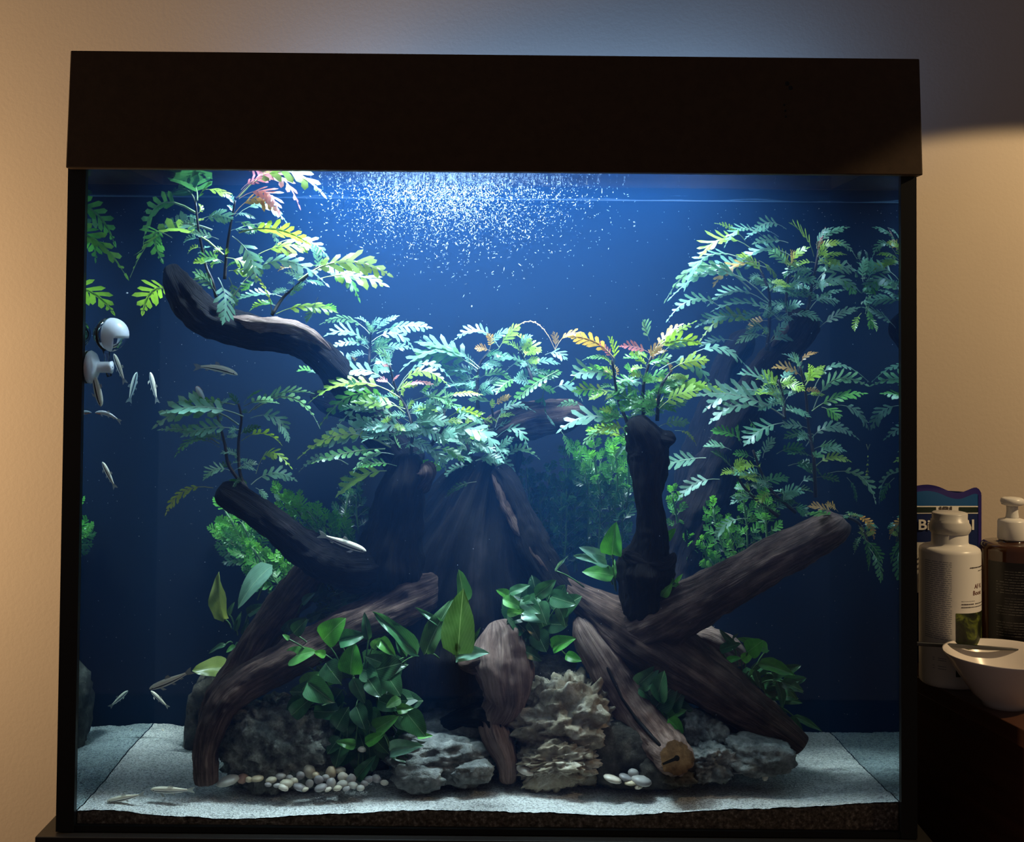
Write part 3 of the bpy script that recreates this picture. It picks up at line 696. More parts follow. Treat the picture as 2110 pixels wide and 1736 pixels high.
fplant('small pale feathery plant behind the end of the upper left branch', 2, .2,
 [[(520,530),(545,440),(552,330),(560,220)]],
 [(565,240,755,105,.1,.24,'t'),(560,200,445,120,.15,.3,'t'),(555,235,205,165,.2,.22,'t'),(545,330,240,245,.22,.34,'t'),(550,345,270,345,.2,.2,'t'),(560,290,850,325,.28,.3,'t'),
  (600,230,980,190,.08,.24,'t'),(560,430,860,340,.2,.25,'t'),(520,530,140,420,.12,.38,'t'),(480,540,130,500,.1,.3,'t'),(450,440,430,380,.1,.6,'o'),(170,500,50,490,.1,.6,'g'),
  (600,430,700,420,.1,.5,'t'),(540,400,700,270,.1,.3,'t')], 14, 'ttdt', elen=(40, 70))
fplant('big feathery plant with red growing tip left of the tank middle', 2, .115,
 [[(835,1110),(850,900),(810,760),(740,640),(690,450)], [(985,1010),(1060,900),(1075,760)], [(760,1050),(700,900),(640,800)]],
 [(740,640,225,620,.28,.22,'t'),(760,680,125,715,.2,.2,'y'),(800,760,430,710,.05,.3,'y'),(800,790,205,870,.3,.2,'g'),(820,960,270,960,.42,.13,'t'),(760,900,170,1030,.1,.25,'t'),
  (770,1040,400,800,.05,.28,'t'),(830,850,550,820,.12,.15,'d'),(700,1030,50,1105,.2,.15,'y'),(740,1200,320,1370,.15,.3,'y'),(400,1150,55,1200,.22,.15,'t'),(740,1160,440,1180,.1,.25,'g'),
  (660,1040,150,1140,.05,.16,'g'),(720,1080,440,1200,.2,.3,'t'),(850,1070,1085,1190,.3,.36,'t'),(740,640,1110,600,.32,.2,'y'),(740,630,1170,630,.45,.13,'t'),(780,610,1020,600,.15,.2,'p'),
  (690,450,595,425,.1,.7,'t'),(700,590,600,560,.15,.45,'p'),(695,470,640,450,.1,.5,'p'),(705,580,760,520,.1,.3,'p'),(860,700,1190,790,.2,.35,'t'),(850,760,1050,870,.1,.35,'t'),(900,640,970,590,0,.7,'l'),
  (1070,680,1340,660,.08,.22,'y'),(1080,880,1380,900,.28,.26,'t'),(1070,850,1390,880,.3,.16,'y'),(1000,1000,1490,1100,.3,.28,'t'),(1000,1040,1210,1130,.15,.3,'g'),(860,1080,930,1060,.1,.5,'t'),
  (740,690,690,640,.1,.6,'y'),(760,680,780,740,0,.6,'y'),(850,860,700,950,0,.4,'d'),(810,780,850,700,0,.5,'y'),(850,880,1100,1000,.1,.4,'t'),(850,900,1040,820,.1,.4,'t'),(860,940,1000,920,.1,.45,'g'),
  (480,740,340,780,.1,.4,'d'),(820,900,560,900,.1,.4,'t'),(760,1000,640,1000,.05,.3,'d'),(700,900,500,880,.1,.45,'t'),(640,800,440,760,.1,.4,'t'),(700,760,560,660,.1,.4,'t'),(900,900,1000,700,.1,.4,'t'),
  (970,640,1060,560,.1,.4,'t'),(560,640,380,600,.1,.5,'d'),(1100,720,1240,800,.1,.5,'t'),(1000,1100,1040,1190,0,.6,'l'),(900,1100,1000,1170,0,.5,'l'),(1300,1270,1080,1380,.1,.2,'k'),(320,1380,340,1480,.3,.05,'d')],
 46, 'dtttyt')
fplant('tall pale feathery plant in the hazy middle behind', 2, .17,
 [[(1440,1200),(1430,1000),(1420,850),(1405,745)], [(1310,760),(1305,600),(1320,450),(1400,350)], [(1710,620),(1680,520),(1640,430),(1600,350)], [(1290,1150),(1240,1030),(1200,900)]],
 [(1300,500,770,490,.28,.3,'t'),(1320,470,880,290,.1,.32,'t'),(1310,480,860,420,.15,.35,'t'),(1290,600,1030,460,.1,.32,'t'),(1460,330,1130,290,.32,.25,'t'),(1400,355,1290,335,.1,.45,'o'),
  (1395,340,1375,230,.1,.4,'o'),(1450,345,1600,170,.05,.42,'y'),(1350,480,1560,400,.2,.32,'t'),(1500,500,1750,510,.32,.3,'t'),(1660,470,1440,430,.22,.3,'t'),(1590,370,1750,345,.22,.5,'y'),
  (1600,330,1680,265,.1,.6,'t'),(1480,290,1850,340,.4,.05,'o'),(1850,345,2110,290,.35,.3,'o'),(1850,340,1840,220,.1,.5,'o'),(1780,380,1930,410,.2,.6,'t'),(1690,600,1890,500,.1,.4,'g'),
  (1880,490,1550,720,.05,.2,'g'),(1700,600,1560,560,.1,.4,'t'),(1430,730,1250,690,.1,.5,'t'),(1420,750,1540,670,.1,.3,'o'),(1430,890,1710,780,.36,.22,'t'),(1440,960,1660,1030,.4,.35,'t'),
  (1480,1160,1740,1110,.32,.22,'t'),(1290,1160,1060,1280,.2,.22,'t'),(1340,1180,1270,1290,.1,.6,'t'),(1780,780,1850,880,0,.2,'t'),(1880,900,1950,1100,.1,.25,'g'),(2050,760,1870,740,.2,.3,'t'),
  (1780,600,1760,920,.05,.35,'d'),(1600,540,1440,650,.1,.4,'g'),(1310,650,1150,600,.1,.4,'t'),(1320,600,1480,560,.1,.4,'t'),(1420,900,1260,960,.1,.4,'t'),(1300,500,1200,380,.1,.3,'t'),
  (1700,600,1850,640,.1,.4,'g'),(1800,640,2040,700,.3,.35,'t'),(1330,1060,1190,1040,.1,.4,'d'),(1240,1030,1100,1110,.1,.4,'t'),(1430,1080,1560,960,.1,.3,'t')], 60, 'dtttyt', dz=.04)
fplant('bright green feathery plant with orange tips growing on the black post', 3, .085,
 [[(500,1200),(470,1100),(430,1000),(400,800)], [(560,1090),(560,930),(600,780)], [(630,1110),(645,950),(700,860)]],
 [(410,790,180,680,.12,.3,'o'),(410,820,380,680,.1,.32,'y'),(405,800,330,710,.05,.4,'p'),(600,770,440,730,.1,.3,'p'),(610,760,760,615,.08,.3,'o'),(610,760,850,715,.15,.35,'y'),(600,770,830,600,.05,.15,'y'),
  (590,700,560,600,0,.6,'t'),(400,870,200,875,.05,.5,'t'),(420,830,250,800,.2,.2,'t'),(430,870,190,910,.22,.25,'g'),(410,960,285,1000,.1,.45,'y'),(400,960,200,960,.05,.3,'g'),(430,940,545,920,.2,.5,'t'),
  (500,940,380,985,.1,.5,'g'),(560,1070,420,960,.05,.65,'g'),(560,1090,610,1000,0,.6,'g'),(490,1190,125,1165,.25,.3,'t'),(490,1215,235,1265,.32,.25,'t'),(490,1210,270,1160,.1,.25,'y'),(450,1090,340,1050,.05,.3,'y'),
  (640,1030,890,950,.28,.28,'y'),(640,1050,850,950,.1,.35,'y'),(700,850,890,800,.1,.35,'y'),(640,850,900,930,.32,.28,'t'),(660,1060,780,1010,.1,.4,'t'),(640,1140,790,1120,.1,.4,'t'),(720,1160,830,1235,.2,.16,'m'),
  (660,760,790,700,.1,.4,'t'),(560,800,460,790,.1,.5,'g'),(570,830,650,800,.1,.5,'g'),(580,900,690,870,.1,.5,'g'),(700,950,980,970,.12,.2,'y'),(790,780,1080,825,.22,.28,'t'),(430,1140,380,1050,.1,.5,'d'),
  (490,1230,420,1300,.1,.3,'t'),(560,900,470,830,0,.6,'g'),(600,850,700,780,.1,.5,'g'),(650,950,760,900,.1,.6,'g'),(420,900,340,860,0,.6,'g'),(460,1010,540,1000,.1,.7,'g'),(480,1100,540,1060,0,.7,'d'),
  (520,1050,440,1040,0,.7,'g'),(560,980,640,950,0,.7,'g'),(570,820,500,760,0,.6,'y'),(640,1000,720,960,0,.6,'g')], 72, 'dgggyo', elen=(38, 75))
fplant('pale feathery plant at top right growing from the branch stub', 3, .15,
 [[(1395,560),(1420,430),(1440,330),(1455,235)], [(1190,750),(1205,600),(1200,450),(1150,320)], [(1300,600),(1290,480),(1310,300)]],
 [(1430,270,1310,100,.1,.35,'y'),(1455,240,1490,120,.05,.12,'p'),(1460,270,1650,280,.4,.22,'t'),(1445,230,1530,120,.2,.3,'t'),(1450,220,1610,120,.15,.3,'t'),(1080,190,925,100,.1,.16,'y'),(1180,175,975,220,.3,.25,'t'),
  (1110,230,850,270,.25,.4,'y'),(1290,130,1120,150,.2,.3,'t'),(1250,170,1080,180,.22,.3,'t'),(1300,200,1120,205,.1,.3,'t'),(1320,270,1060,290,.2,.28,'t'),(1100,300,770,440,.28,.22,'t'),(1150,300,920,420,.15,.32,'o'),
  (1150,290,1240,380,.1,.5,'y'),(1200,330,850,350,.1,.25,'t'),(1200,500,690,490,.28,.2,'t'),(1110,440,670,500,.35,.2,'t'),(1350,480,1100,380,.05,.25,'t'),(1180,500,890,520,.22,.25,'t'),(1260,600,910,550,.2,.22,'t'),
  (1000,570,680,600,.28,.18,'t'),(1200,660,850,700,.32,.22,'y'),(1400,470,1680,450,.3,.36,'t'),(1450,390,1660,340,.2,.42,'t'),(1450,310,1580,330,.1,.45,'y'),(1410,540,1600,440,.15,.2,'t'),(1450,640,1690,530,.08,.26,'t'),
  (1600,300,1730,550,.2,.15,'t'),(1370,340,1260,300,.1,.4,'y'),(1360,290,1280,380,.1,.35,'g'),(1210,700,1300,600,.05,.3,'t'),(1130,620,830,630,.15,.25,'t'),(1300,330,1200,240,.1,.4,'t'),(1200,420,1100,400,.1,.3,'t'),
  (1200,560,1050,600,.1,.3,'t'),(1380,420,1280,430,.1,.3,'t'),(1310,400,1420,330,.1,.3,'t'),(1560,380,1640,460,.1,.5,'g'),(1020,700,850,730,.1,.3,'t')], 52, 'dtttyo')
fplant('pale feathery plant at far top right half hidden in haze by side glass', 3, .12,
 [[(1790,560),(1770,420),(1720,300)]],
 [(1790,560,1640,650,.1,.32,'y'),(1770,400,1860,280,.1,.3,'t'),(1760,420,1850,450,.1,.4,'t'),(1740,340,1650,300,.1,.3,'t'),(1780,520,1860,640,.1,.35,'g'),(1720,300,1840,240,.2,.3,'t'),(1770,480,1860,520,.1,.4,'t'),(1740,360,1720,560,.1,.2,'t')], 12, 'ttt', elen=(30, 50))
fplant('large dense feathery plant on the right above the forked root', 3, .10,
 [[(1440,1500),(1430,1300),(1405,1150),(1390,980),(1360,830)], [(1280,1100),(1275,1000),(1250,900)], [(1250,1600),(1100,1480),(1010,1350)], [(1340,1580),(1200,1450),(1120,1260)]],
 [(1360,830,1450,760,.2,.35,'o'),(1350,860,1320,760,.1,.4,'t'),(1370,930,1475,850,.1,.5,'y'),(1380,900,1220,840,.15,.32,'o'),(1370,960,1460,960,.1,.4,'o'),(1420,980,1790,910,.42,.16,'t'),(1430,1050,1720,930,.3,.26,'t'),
  (1420,1060,1700,970,.1,.25,'g'),(1470,1040,1560,1095,.1,.7,'g'),(1540,1030,1780,1150,.2,.38,'t'),(1390,1240,1660,1205,.32,.25,'t'),(1280,1090,830,980,.1,.25,'t'),(1250,1000,1050,870,.18,.42,'t'),(1250,960,1170,860,.1,.5,'y'),
  (1230,940,1340,900,.1,.4,'y'),(1290,1000,1345,950,.1,.4,'t'),(1280,1040,1200,960,.1,.4,'y'),(1260,1000,870,1060,.2,.24,'t'),(1180,1050,900,1120,.18,.3,'t'),(1280,1120,1080,1230,.1,.42,'t'),(1060,1230,1030,1150,0,.6,'g'),
  (1010,1260,870,1240,.1,.4,'t'),(880,1300,670,1340,.05,.4,'t'),(1060,1210,910,1160,.1,.4,'g'),(950,1410,740,1510,.15,.32,'t'),(1090,1610,925,1730,.2,.26,'t'),(1360,1440,1440,1420,.3,.5,'t'),(1300,1340,1470,1390,.2,.3,'d'),
  (1500,1380,1760,1530,.28,.22,'t'),(1170,1300,1230,1200,.1,.4,'t'),(1240,1280,1380,1250,.1,.4,'d'),(1700,1230,1700,1430,.1,.15,'m'),(1600,1400,1650,1520,.1,.3,'d'),(1430,1180,1280,1200,.1,.35,'d'),(1430,1300,1300,1280,.1,.35,'d'),
  (1120,1400,990,1380,.1,.4,'t'),(1150,1450,1300,1400,.1,.4,'d'),(1120,1300,1020,1280,.1,.4,'g'),(1440,1250,1560,1250,.1,.35,'d'),(1440,1400,1560,1420,.1,.35,'d'),(1100,1100,1150,1180,0,.6,'g')], 60, 'kdttyt')
fplant('small old brownish feathery plant drooping past the tip of raised root', 7, .06,
 [[(1500,60),(1620,70),(1690,110),(1730,200)]],
 [(1560,60,1410,10,.1,.35,'o'),(1560,80,1400,50,.1,.3,'d'),(1600,60,1700,70,.1,.2,'m'),(1640,60,1765,185,.2,.22,'o'),(1680,110,1735,355,.1,.22,'d'),(1700,180,1810,315,.1,.3,'d'),(1735,230,1800,420,.1,.3,'d'),
  (1540,90,1490,120,.1,.4,'m'),(1690,120,1790,130,.2,.3,'d'),(1710,160,1660,260,.1,.2,'d'),(1570,40,1500,0,.1,.4,'o')], 14, 'dkdm', elen=(25, 45))
fplant('thin feathery plant on the left standing on the raised dark arm', 4, .09,
 [[(1175,395),(1130,300),(1120,100),(1140,-50),(1120,-150)], [(1165,390),(1060,250),(1035,120),(1000,-20),(980,-100)]],
 [(1040,1450,690,1435,.05,.14,'g',1),(1090,1520,600,1500,.1,.28,'t',1),(1060,1570,550,1585,.22,.28,'t',1),(1060,1600,720,1640,.1,.3,'t',1),(1120,1500,1510,1380,.15,.24,'t',1),(1130,1530,1360,1640,.28,.38,'t',1),
  (1150,1480,1550,1590,.3,.13,'t',1),(1090,1440,1200,1360,.1,.25,'g',1),(980,1480,900,1530,.1,.3,'t',1),(1060,1470,1000,1380,.1,.3,'d',1),(1090,1460,1300,1440,.1,.3,'t',1),
  (1000,130,715,190,.28,.28,'t'),(1000,110,610,20,.1,.2,'t'),(990,80,820,60,.1,.4,'t'),(1140,90,1395,115,.22,.3,'y'),(1230,300,1460,265,.42,.28,'y'),(1200,370,1490,345,.22,.28,'t'),(960,390,655,560,.22,.24,'m'),
  (1360,-30,1440,95,.1,.4,'t'),(1230,390,1300,460,.1,.4,'t'),(1330,420,1380,470,.1,.6,'t'),(1120,60,1260,0,.1,.3,'d'),(1060,160,1120,200,.1,.4,'t'),(1040,230,1010,260,.1,.5,'t')], 16, 'dttt', elen=(40, 70))

# bright green stem plants behind: shared leaf meshes, copied
def proto_feather(seed, wd, nl):
    b, t = Vector((0, 0, 0)), Vector((1, 0, 0))
    return feather(b, t, Vector((0, 0, .12)), wd, Vector((0, 1, 0)), nl, seed)
PF = []
for i in range(4):
    vs, fs, mi = proto_feather(i+5, .62, 5)
    me = bpy.data.meshes.new('leaf'); me.from_pydata([tuple(v) for v in vs], [], fs)
    me.materials.append(M['leaf']); me.materials.append(M['rib']); me.polygons.foreach_set('material_index', mi)
    me.polygons.foreach_set('use_smooth', [True]*len(me.polygons)); me.update(); PF.append(me)
def place(me, name, par, b, t, side, wid, col):
    d = t-b; L = d.length; x = d/L; y = (side - x*side.dot(x)).normalized(); z = x.cross(y)
    o = bpy.data.objects.new(name, me); COL.objects.link(o); o.parent = par
    org = ORG[par.name]
    mt = Matrix((( x.x*L, y.x*L*wid, z.x*L, b.x-org.x), (x.y*L, y.y*L*wid, z.y*L, b.y-org.y), (x.z*L, y.z*L*wid, z.z*L, b.z-org.z), (0, 0, 0, 1)))
    o.matrix_basis = mt; o.color = (*col, 1); return o
def bushy(label, stems, cols, leafpx, nodes, whorl=3, name='bushy_stem_plant'):
    """stems: (px base, py base, px top, py top, depth)"""
    s = stems[0]; root = thing(name, label, 'plant', P(s[0], s[1], s[4]))
    for (x0, y0, x1, y1, Y) in stems:
        a, b = P(x0, y0, Y), P(x1, y1, Y+R.uniform(-.01, .01)); mid = (a+b)/2 + Vector((R.uniform(-.01, .01), 0, 0))
        pts = [a*(1-u)**2+mid*2*u*(1-u)+b*u*u for u in [i/6 for i in range(7)]]
        tube('stem', pts, S(Y)*2.2, M['stem_green'], root, 5)
        for i in range(nodes):
            u = .12+.88*i/(nodes-1); p = a*(1-u)**2+mid*2*u*(1-u)+b*u*u; az0 = R.uniform(0, 6.28)
            tg = (b-a).normalized()
            for k in range(whorl):
                az = az0+k*2*math.pi/whorl+R.uniform(-.3, .3)
                e1 = tg.orthogonal().normalized(); e2 = tg.cross(e1)
                out = e1*math.cos(az)+e2*math.sin(az)
                L = leafpx*S(Y)*R.uniform(.75, 1.15)*(1 if u < .8 else .75)
                d = (out*math.cos(.35+.7*u)+tg*math.sin(.35+.7*u)+SCR_U*.15).normalized()
                t = clampY(p+d*L)
                if (t-p).length < .004: continue
                sd = d.cross(-SCR_F+Vector((R.uniform(-.5, .5), 0, R.uniform(0, .8)))).normalized()
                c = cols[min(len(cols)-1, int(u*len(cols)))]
                place(R.choice(PF), 'leaf', root, p, t, sd, 1.0, jit(CL[c], .2))
    return root
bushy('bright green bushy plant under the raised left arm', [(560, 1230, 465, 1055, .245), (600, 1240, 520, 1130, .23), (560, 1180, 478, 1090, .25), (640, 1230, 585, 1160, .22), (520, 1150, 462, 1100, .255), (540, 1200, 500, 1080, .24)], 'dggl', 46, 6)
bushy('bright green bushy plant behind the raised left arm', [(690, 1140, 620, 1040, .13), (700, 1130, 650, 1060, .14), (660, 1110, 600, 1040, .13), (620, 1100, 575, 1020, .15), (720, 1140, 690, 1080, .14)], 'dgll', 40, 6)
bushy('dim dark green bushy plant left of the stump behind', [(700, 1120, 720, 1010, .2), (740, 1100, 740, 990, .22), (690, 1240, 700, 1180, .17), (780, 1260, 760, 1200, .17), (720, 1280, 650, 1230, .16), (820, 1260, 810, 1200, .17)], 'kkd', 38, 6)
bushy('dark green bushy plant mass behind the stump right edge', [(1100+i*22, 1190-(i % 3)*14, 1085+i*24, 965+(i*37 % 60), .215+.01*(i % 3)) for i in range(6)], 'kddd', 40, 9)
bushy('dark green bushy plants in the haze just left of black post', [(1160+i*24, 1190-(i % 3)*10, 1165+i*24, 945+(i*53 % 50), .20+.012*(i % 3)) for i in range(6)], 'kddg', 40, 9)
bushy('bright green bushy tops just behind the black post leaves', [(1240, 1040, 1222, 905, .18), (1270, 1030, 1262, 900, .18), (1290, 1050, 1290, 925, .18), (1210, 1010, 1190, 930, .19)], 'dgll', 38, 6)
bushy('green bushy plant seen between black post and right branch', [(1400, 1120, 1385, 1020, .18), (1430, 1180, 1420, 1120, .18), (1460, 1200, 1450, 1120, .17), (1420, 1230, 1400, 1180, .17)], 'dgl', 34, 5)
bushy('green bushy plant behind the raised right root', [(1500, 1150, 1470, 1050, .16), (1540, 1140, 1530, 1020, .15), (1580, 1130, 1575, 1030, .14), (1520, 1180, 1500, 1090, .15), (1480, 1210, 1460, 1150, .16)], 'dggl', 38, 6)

# ------------------------------------------------------------------ broad leaves
def proto_broad(curl, ovate=1.0, wave=0.0, cup=.12):
    nu, nv = 9, 6; vs, fs = [], []
    for i in range(nu+1):
        u = i/nu
        w = .56*math.sin(math.pi*u**(.64*ovate))**.62*(1-.15*u) if 0 < u < 1 else .004
        z = -curl*(u**2) + .04*math.sin(u*3)
        for j in range(nv+1):
            v = -1+2*j/nv
            vs.append((u - .03*(v*v)*(1-u), v*w, z + cup*abs(v)*w*1.2 + wave*math.sin(u*11+v*2)*abs(v)*.05))
    for i in range(nu):
        for j in range(nv): a = i*(nv+1)+j; fs.append((a, a+1, a+nv+2, a+nv+1))
    me = bpy.data.meshes.new('leaf'); me.from_pydata(vs, [], fs); me.materials.append(M['broad'])
    me.polygons.foreach_set('use_smooth', [True]*len(me.polygons)); me.update(); return me
PB = [proto_broad(.12), proto_broad(.30), proto_broad(-.08, wave=.5), proto_broad(.2, .9, .6, .3)]
PLN = [proto_broad(.15, 1.1, 1.0, .2), proto_broad(.3, 1.05, .8, .1)]
def bleaf(par, bx, by, tx, ty, wid, col, Y, protos=None, reg=0, face=None, petiole=None, yt=None):
    px, py = Q(reg, bx, by); qx, qy = Q(reg, tx, ty)
    yy = Y+R.uniform(-.008, .008)
    b = P(px, py, yy); L = math.hypot(qx-px, qy-py)*S(Y)
    t = P(qx, qy, yy + (R.uniform(-.55, .05)*L if yt is None else yt))
    b, t = clampY(b), clampY(t)
    d = (t-b).normalized(); n = (-SCR_F + SCR_U*R.uniform(.1, .9) + SCR_R*R.uniform(-.35, .35)).normalized()
    sd = n.cross(d); sd = sd.normalized() if sd.length > .1 else SCR_R
    o = place(R.choice(protos or PB), 'leaf', par, b, t, sd, wid, jit(CL[col], .12))
    if petiole is not None:
        e = petiole; m = (b+e)/2 + Vector((0, .004, .004)); m = clampY(m)
        pts = [b*(1-u)**2+m*2*u*(1-u)+e*u*u for u in (0, .33, .66, 1)]
        pt_ = tube('petiole', pts, .0009, M['stem_green'], None, 5, origin=b)
        pt_.parent = o; pt_.matrix_parent_inverse = (Matrix.Translation(ORG[par.name]) @ o.matrix_basis).inverted()
    return o
def broad_plant(label, name, reg, Y, centre, leaves, fill=0, ell=None, size=(40, 60), cols='kd', protos=None, fillw=(.7, .9)):
    cpx = Q(reg, *centre); root = thing(name, label, 'plant', P(cpx[0], cpx[1], Y+.01)); ctr = P(cpx[0], cpx[1], Y+.012)
    for i in range(fill):
        a = R.uniform(0, 6.28); q = math.sqrt(R.random()); ex, ey, erx, ery = ell
        x = ex+math.cos(a)*erx*q; y = ey+math.sin(a)*ery*q
        dx, dy = (x-cpx[0])/erx+R.uniform(-.5, .5), (y-cpx[1])/ery*.8+R.uniform(-.5, .6); l = math.hypot(dx, dy)+1e-4
        L = R.uniform(*size); yo = Y+.008+R.uniform(0, .02)
        pt = P(x, y, yo)
        bleaf(root, x-dx/l*L*.4, y-dy/l*L*.4, x+dx/l*L*.6, y+dy/l*L*.6, R.uniform(*fillw), R.choice(cols), yo, protos, petiole=ctr*.4+pt*.6+Vector((0, .008, -.003)))
    for e in leaves:
        pr = PLN if e[4] < .4 else protos
        bx, by = Q(reg, e[0], e[1]); b = P(bx, by, Y)
        bleaf(root, *e[:4], e[4], e[5], Y-.002, pr, reg, petiole=b*.55+ctr*.45+Vector((0, .006, -.004)))
    return root
broad_plant('big clump of round dark green leaves hanging over the lava rock', 'round_leaf_plant', 6, .055, (560, 800),
 [(330,495,440,372,.78,'b'),(430,500,595,460,.62,'d'),(505,712,510,535,.80,'b'),(95,620,260,555,.6,'g'),(345,590,268,572,.6,'l'),(188,800,325,705,.65,'g'),(348,748,440,718,.75,'l'),(232,770,395,895,.72,'d'),
  (130,975,255,860,.5,'d'),(640,545,700,480,.6,'g'),(690,490,788,595,.55,'g'),(520,740,600,895,.5,'d'),(620,750,700,865,.7,'k'),(720,700,825,850,.75,'d'),(415,1060,485,930,.75,'k'),(540,920,600,1070,.7,'k'),
  (620,1100,800,980,.5,'g'),(600,1155,720,1090,.5,'b'),(535,1165,412,1145,.5,'g'),(650,1120,745,1220,.6,'k'),(760,1205,948,1165,.45,'t'),(860,960,985,1110,.75,'d'),(780,1215,885,1275,.5,'d'),(800,940,905,930,.6,'g'),
  (930,1112,1028,1105,.4,'g'),(550,1370,655,1240,.45,'d'),(585,1395,530,1320,.6,'k'),(270,950,390,960,.6,'k'),(700,640,600,600,.7,'k'),(140,450,220,365,.7,'k'),(110,490,75,460,.6,'g'),(820,870,730,930,.6,'g'),
  (930,590,665,312,.26,'d'),(860,600,790,490,.35,'d'),(620,490,590,320,.35,'k')],
 42, (730, 1460, 125, 110), (42, 58), 'kkdk')
broad_plant('rosette of tall mottled green leaves before the stump centre', 'tall_leaf_plant', 6, .045, (1170, 620),
 [(1190,580,1235,150,.42,'n'),(1232,260,1185,38,.42,'d'),(985,580,1125,235,.34,'n'),(1130,420,922,288,.18,'d'),(1180,545,1200,430,.28,'y'),(1180,605,1372,565,.5,'t'),(1150,540,1140,420,.4,'m'),(1240,560,1330,430,.2,'k')])
broad_plant('small clump of round green leaves in the middle beside root', 'round_leaf_plant', 6, .075, (1700, 450),
 [(1515,205,1438,175,.6,'b'),(1520,195,1655,150,.45,'d'),(1690,210,1825,110,.5,'d'),(1600,230,1720,330,.6,'d'),(1505,325,1595,312,.6,'l'),(1600,320,1745,370,.6,'t'),(1480,235,1605,290,.55,'g'),(1720,220,1600,250,.5,'d'),
  (1780,215,1950,270,.6,'d'),(1830,280,1895,415,.6,'d'),(1640,385,1720,490,.6,'k'),(1795,545,1930,480,.6,'b'),(1880,590,1985,635,.55,'b'),(1600,560,1735,620,.5,'k'),(1900,220,1830,230,.5,'g'),(1620,230,1590,330,.5,'g'),(1700,250,1760,390,.7,'d')],
 20, (1110, 1280, 72, 80), (38, 52), 'kdk')
broad_plant('cluster of round leaves squeezed between log and forked root', 'round_leaf_plant', 7, .07, (620, 1050),
 [(490,975,595,885,.6,'d'),(590,1060,620,910,.62,'d'),(580,1100,700,960,.65,'k'),(650,1110,740,1010,.6,'k'),(640,1155,738,1108,.5,'g'),(650,1165,745,1255,.6,'b'),(600,1130,640,1160,.5,'g'),(490,1000,560,1050,.7,'d'),(570,960,640,1085,.7,'d')],
 12, (1365, 1440, 42, 55), (38, 50), 'kkd')
broad_plant('leafy clump at far right growing behind the forked root', 'pointed_leaf_plant', 7, .10, (1060, 960),
 [(1080,800,1168,735,.8,'b'),(1050,845,1112,805,.7,'l'),(965,850,1042,830,.45,'b'),(835,860,1000,920,.4,'d'),(1145,860,1275,855,.35,'g'),(1140,865,1345,918,.34,'g'),(930,790,1050,755,.4,'d'),(1090,905,1140,925,.6,'g'),
  (1010,780,945,690,.3,'d'),(1190,790,1060,720,.3,'g'),(1240,960,1290,1120,.3,'d'),(1120,900,1150,1000,.4,'k'),(1300,1000,1350,1060,.4,'k'),(1240,1100,1270,1150,.4,'m'),(1330,1150,1480,1215,.25,'d'),(1300,1160,1380,1240,.6,'k'),(880,810,800,760,.4,'d'),(1000,720,1030,700,.4,'k')],
 24, (1585, 1425, 52, 70), (34, 50), 'kkd', fillw=(.35, .55))
broad_plant('upright pale green leaves left of the black post', 'pointed_leaf_plant', 7, .085, (385, 530),
 [(345,270,360,110,.62,'b'),(305,310,178,228,.42,'t'),(320,330,163,262,.3,'t'),(350,385,197,352,.55,'g'),(620,200,692,128,.45,'b'),(40,360,100,280,.15,'t'),(360,400,355,300,.3,'g')])
broad_plant('small yellow green leaves at right foot of the black post', 'pointed_leaf_plant', 7, .07, (610, 520),
 [(615,500,672,425,.42,'l'),(690,425,722,380,.35,'l'),(605,405,640,450,.4,'g'),(640,410,715,445,.5,'g'),(1060,330,1120,350,.5,'m')])
broad_plant('two large oval leaves on the left beside the slanting root', 'oval_leaf_plant', 4, .20, (1120, 1340),
 [(1330,890,1080,1125,.42,'t'),(1030,1230,975,955,.36,'m'),(1065,1535,820,1570,.55,'m'),(1215,1455,1335,1385,.35,'g'),(1040,1390,930,1430,.3,'d'),(1100,1400,1040,1440,.5,'g'),(1180,1200,1290,1130,.5,'d'),(1100,1300,1130,1200,.3,'k'),(1060,1200,1080,1130,.4,'k'),(1150,1330,1180,1240,.4,'k')])
broad_plant('dim cluster of small round leaves under the slanting left root', 'round_leaf_plant', 4, .12, (1450, 1230),
 [(1530,1130,1600,1060,.5,'k'),(1700,1160,1780,1180,.4,'k'),(1410,1310,1450,1240,.6,'d'),(1450,1300,1560,1230,.6,'k'),(1410,1340,1450,1345,.6,'g'),(1560,1230,1640,1200,.6,'k')],
 34, (730, 1240, 100, 45), (26, 40), 'kkk')
broad_plant('single round bright leaf at base of the thin left plant', 'round_leaf_plant', 4, .085, (1165, 395), [(1160,395,1065,335,.6,'b')])

# ------------------------------------------------------------------ fish
def fish_mat(name, back, belly, stripe):
    m, nt, b, o = new_mat(name); v = coords(nt); sp = nt.nodes.new('ShaderNodeSeparateXYZ'); nt.links.new(v, sp.inputs[0])
    a = nt.nodes.new('ShaderNodeAttribute'); a.attribute_name = 'vh'
    c = ramp(nt, [(0, belly), (.38, belly), (.44, stripe), (.58, stripe), (.64, belly), (.8, back), (1, back)], a.outputs['Fac'])
    nt.links.new(c, b.inputs['Base Color']); b.inputs['Roughness'].default_value = .28; b.inputs['Coat Weight'].default_value = .3; return m
M['fish'] = fish_mat('fish_skin', (.68, .62, .48), (1.0, .95, .85), (.01, .01, .012))
M['fish_pale'] = fish_mat('fish_pale', (.75, .74, .74), (.85, .80, .76), (.55, .5, .46))
M['fish_head'] = plain('fish_red', (.62, .16, .10), .4)
M['fin'] = thin_glass('fin', (.62, .68, .70), 1.0, .3)
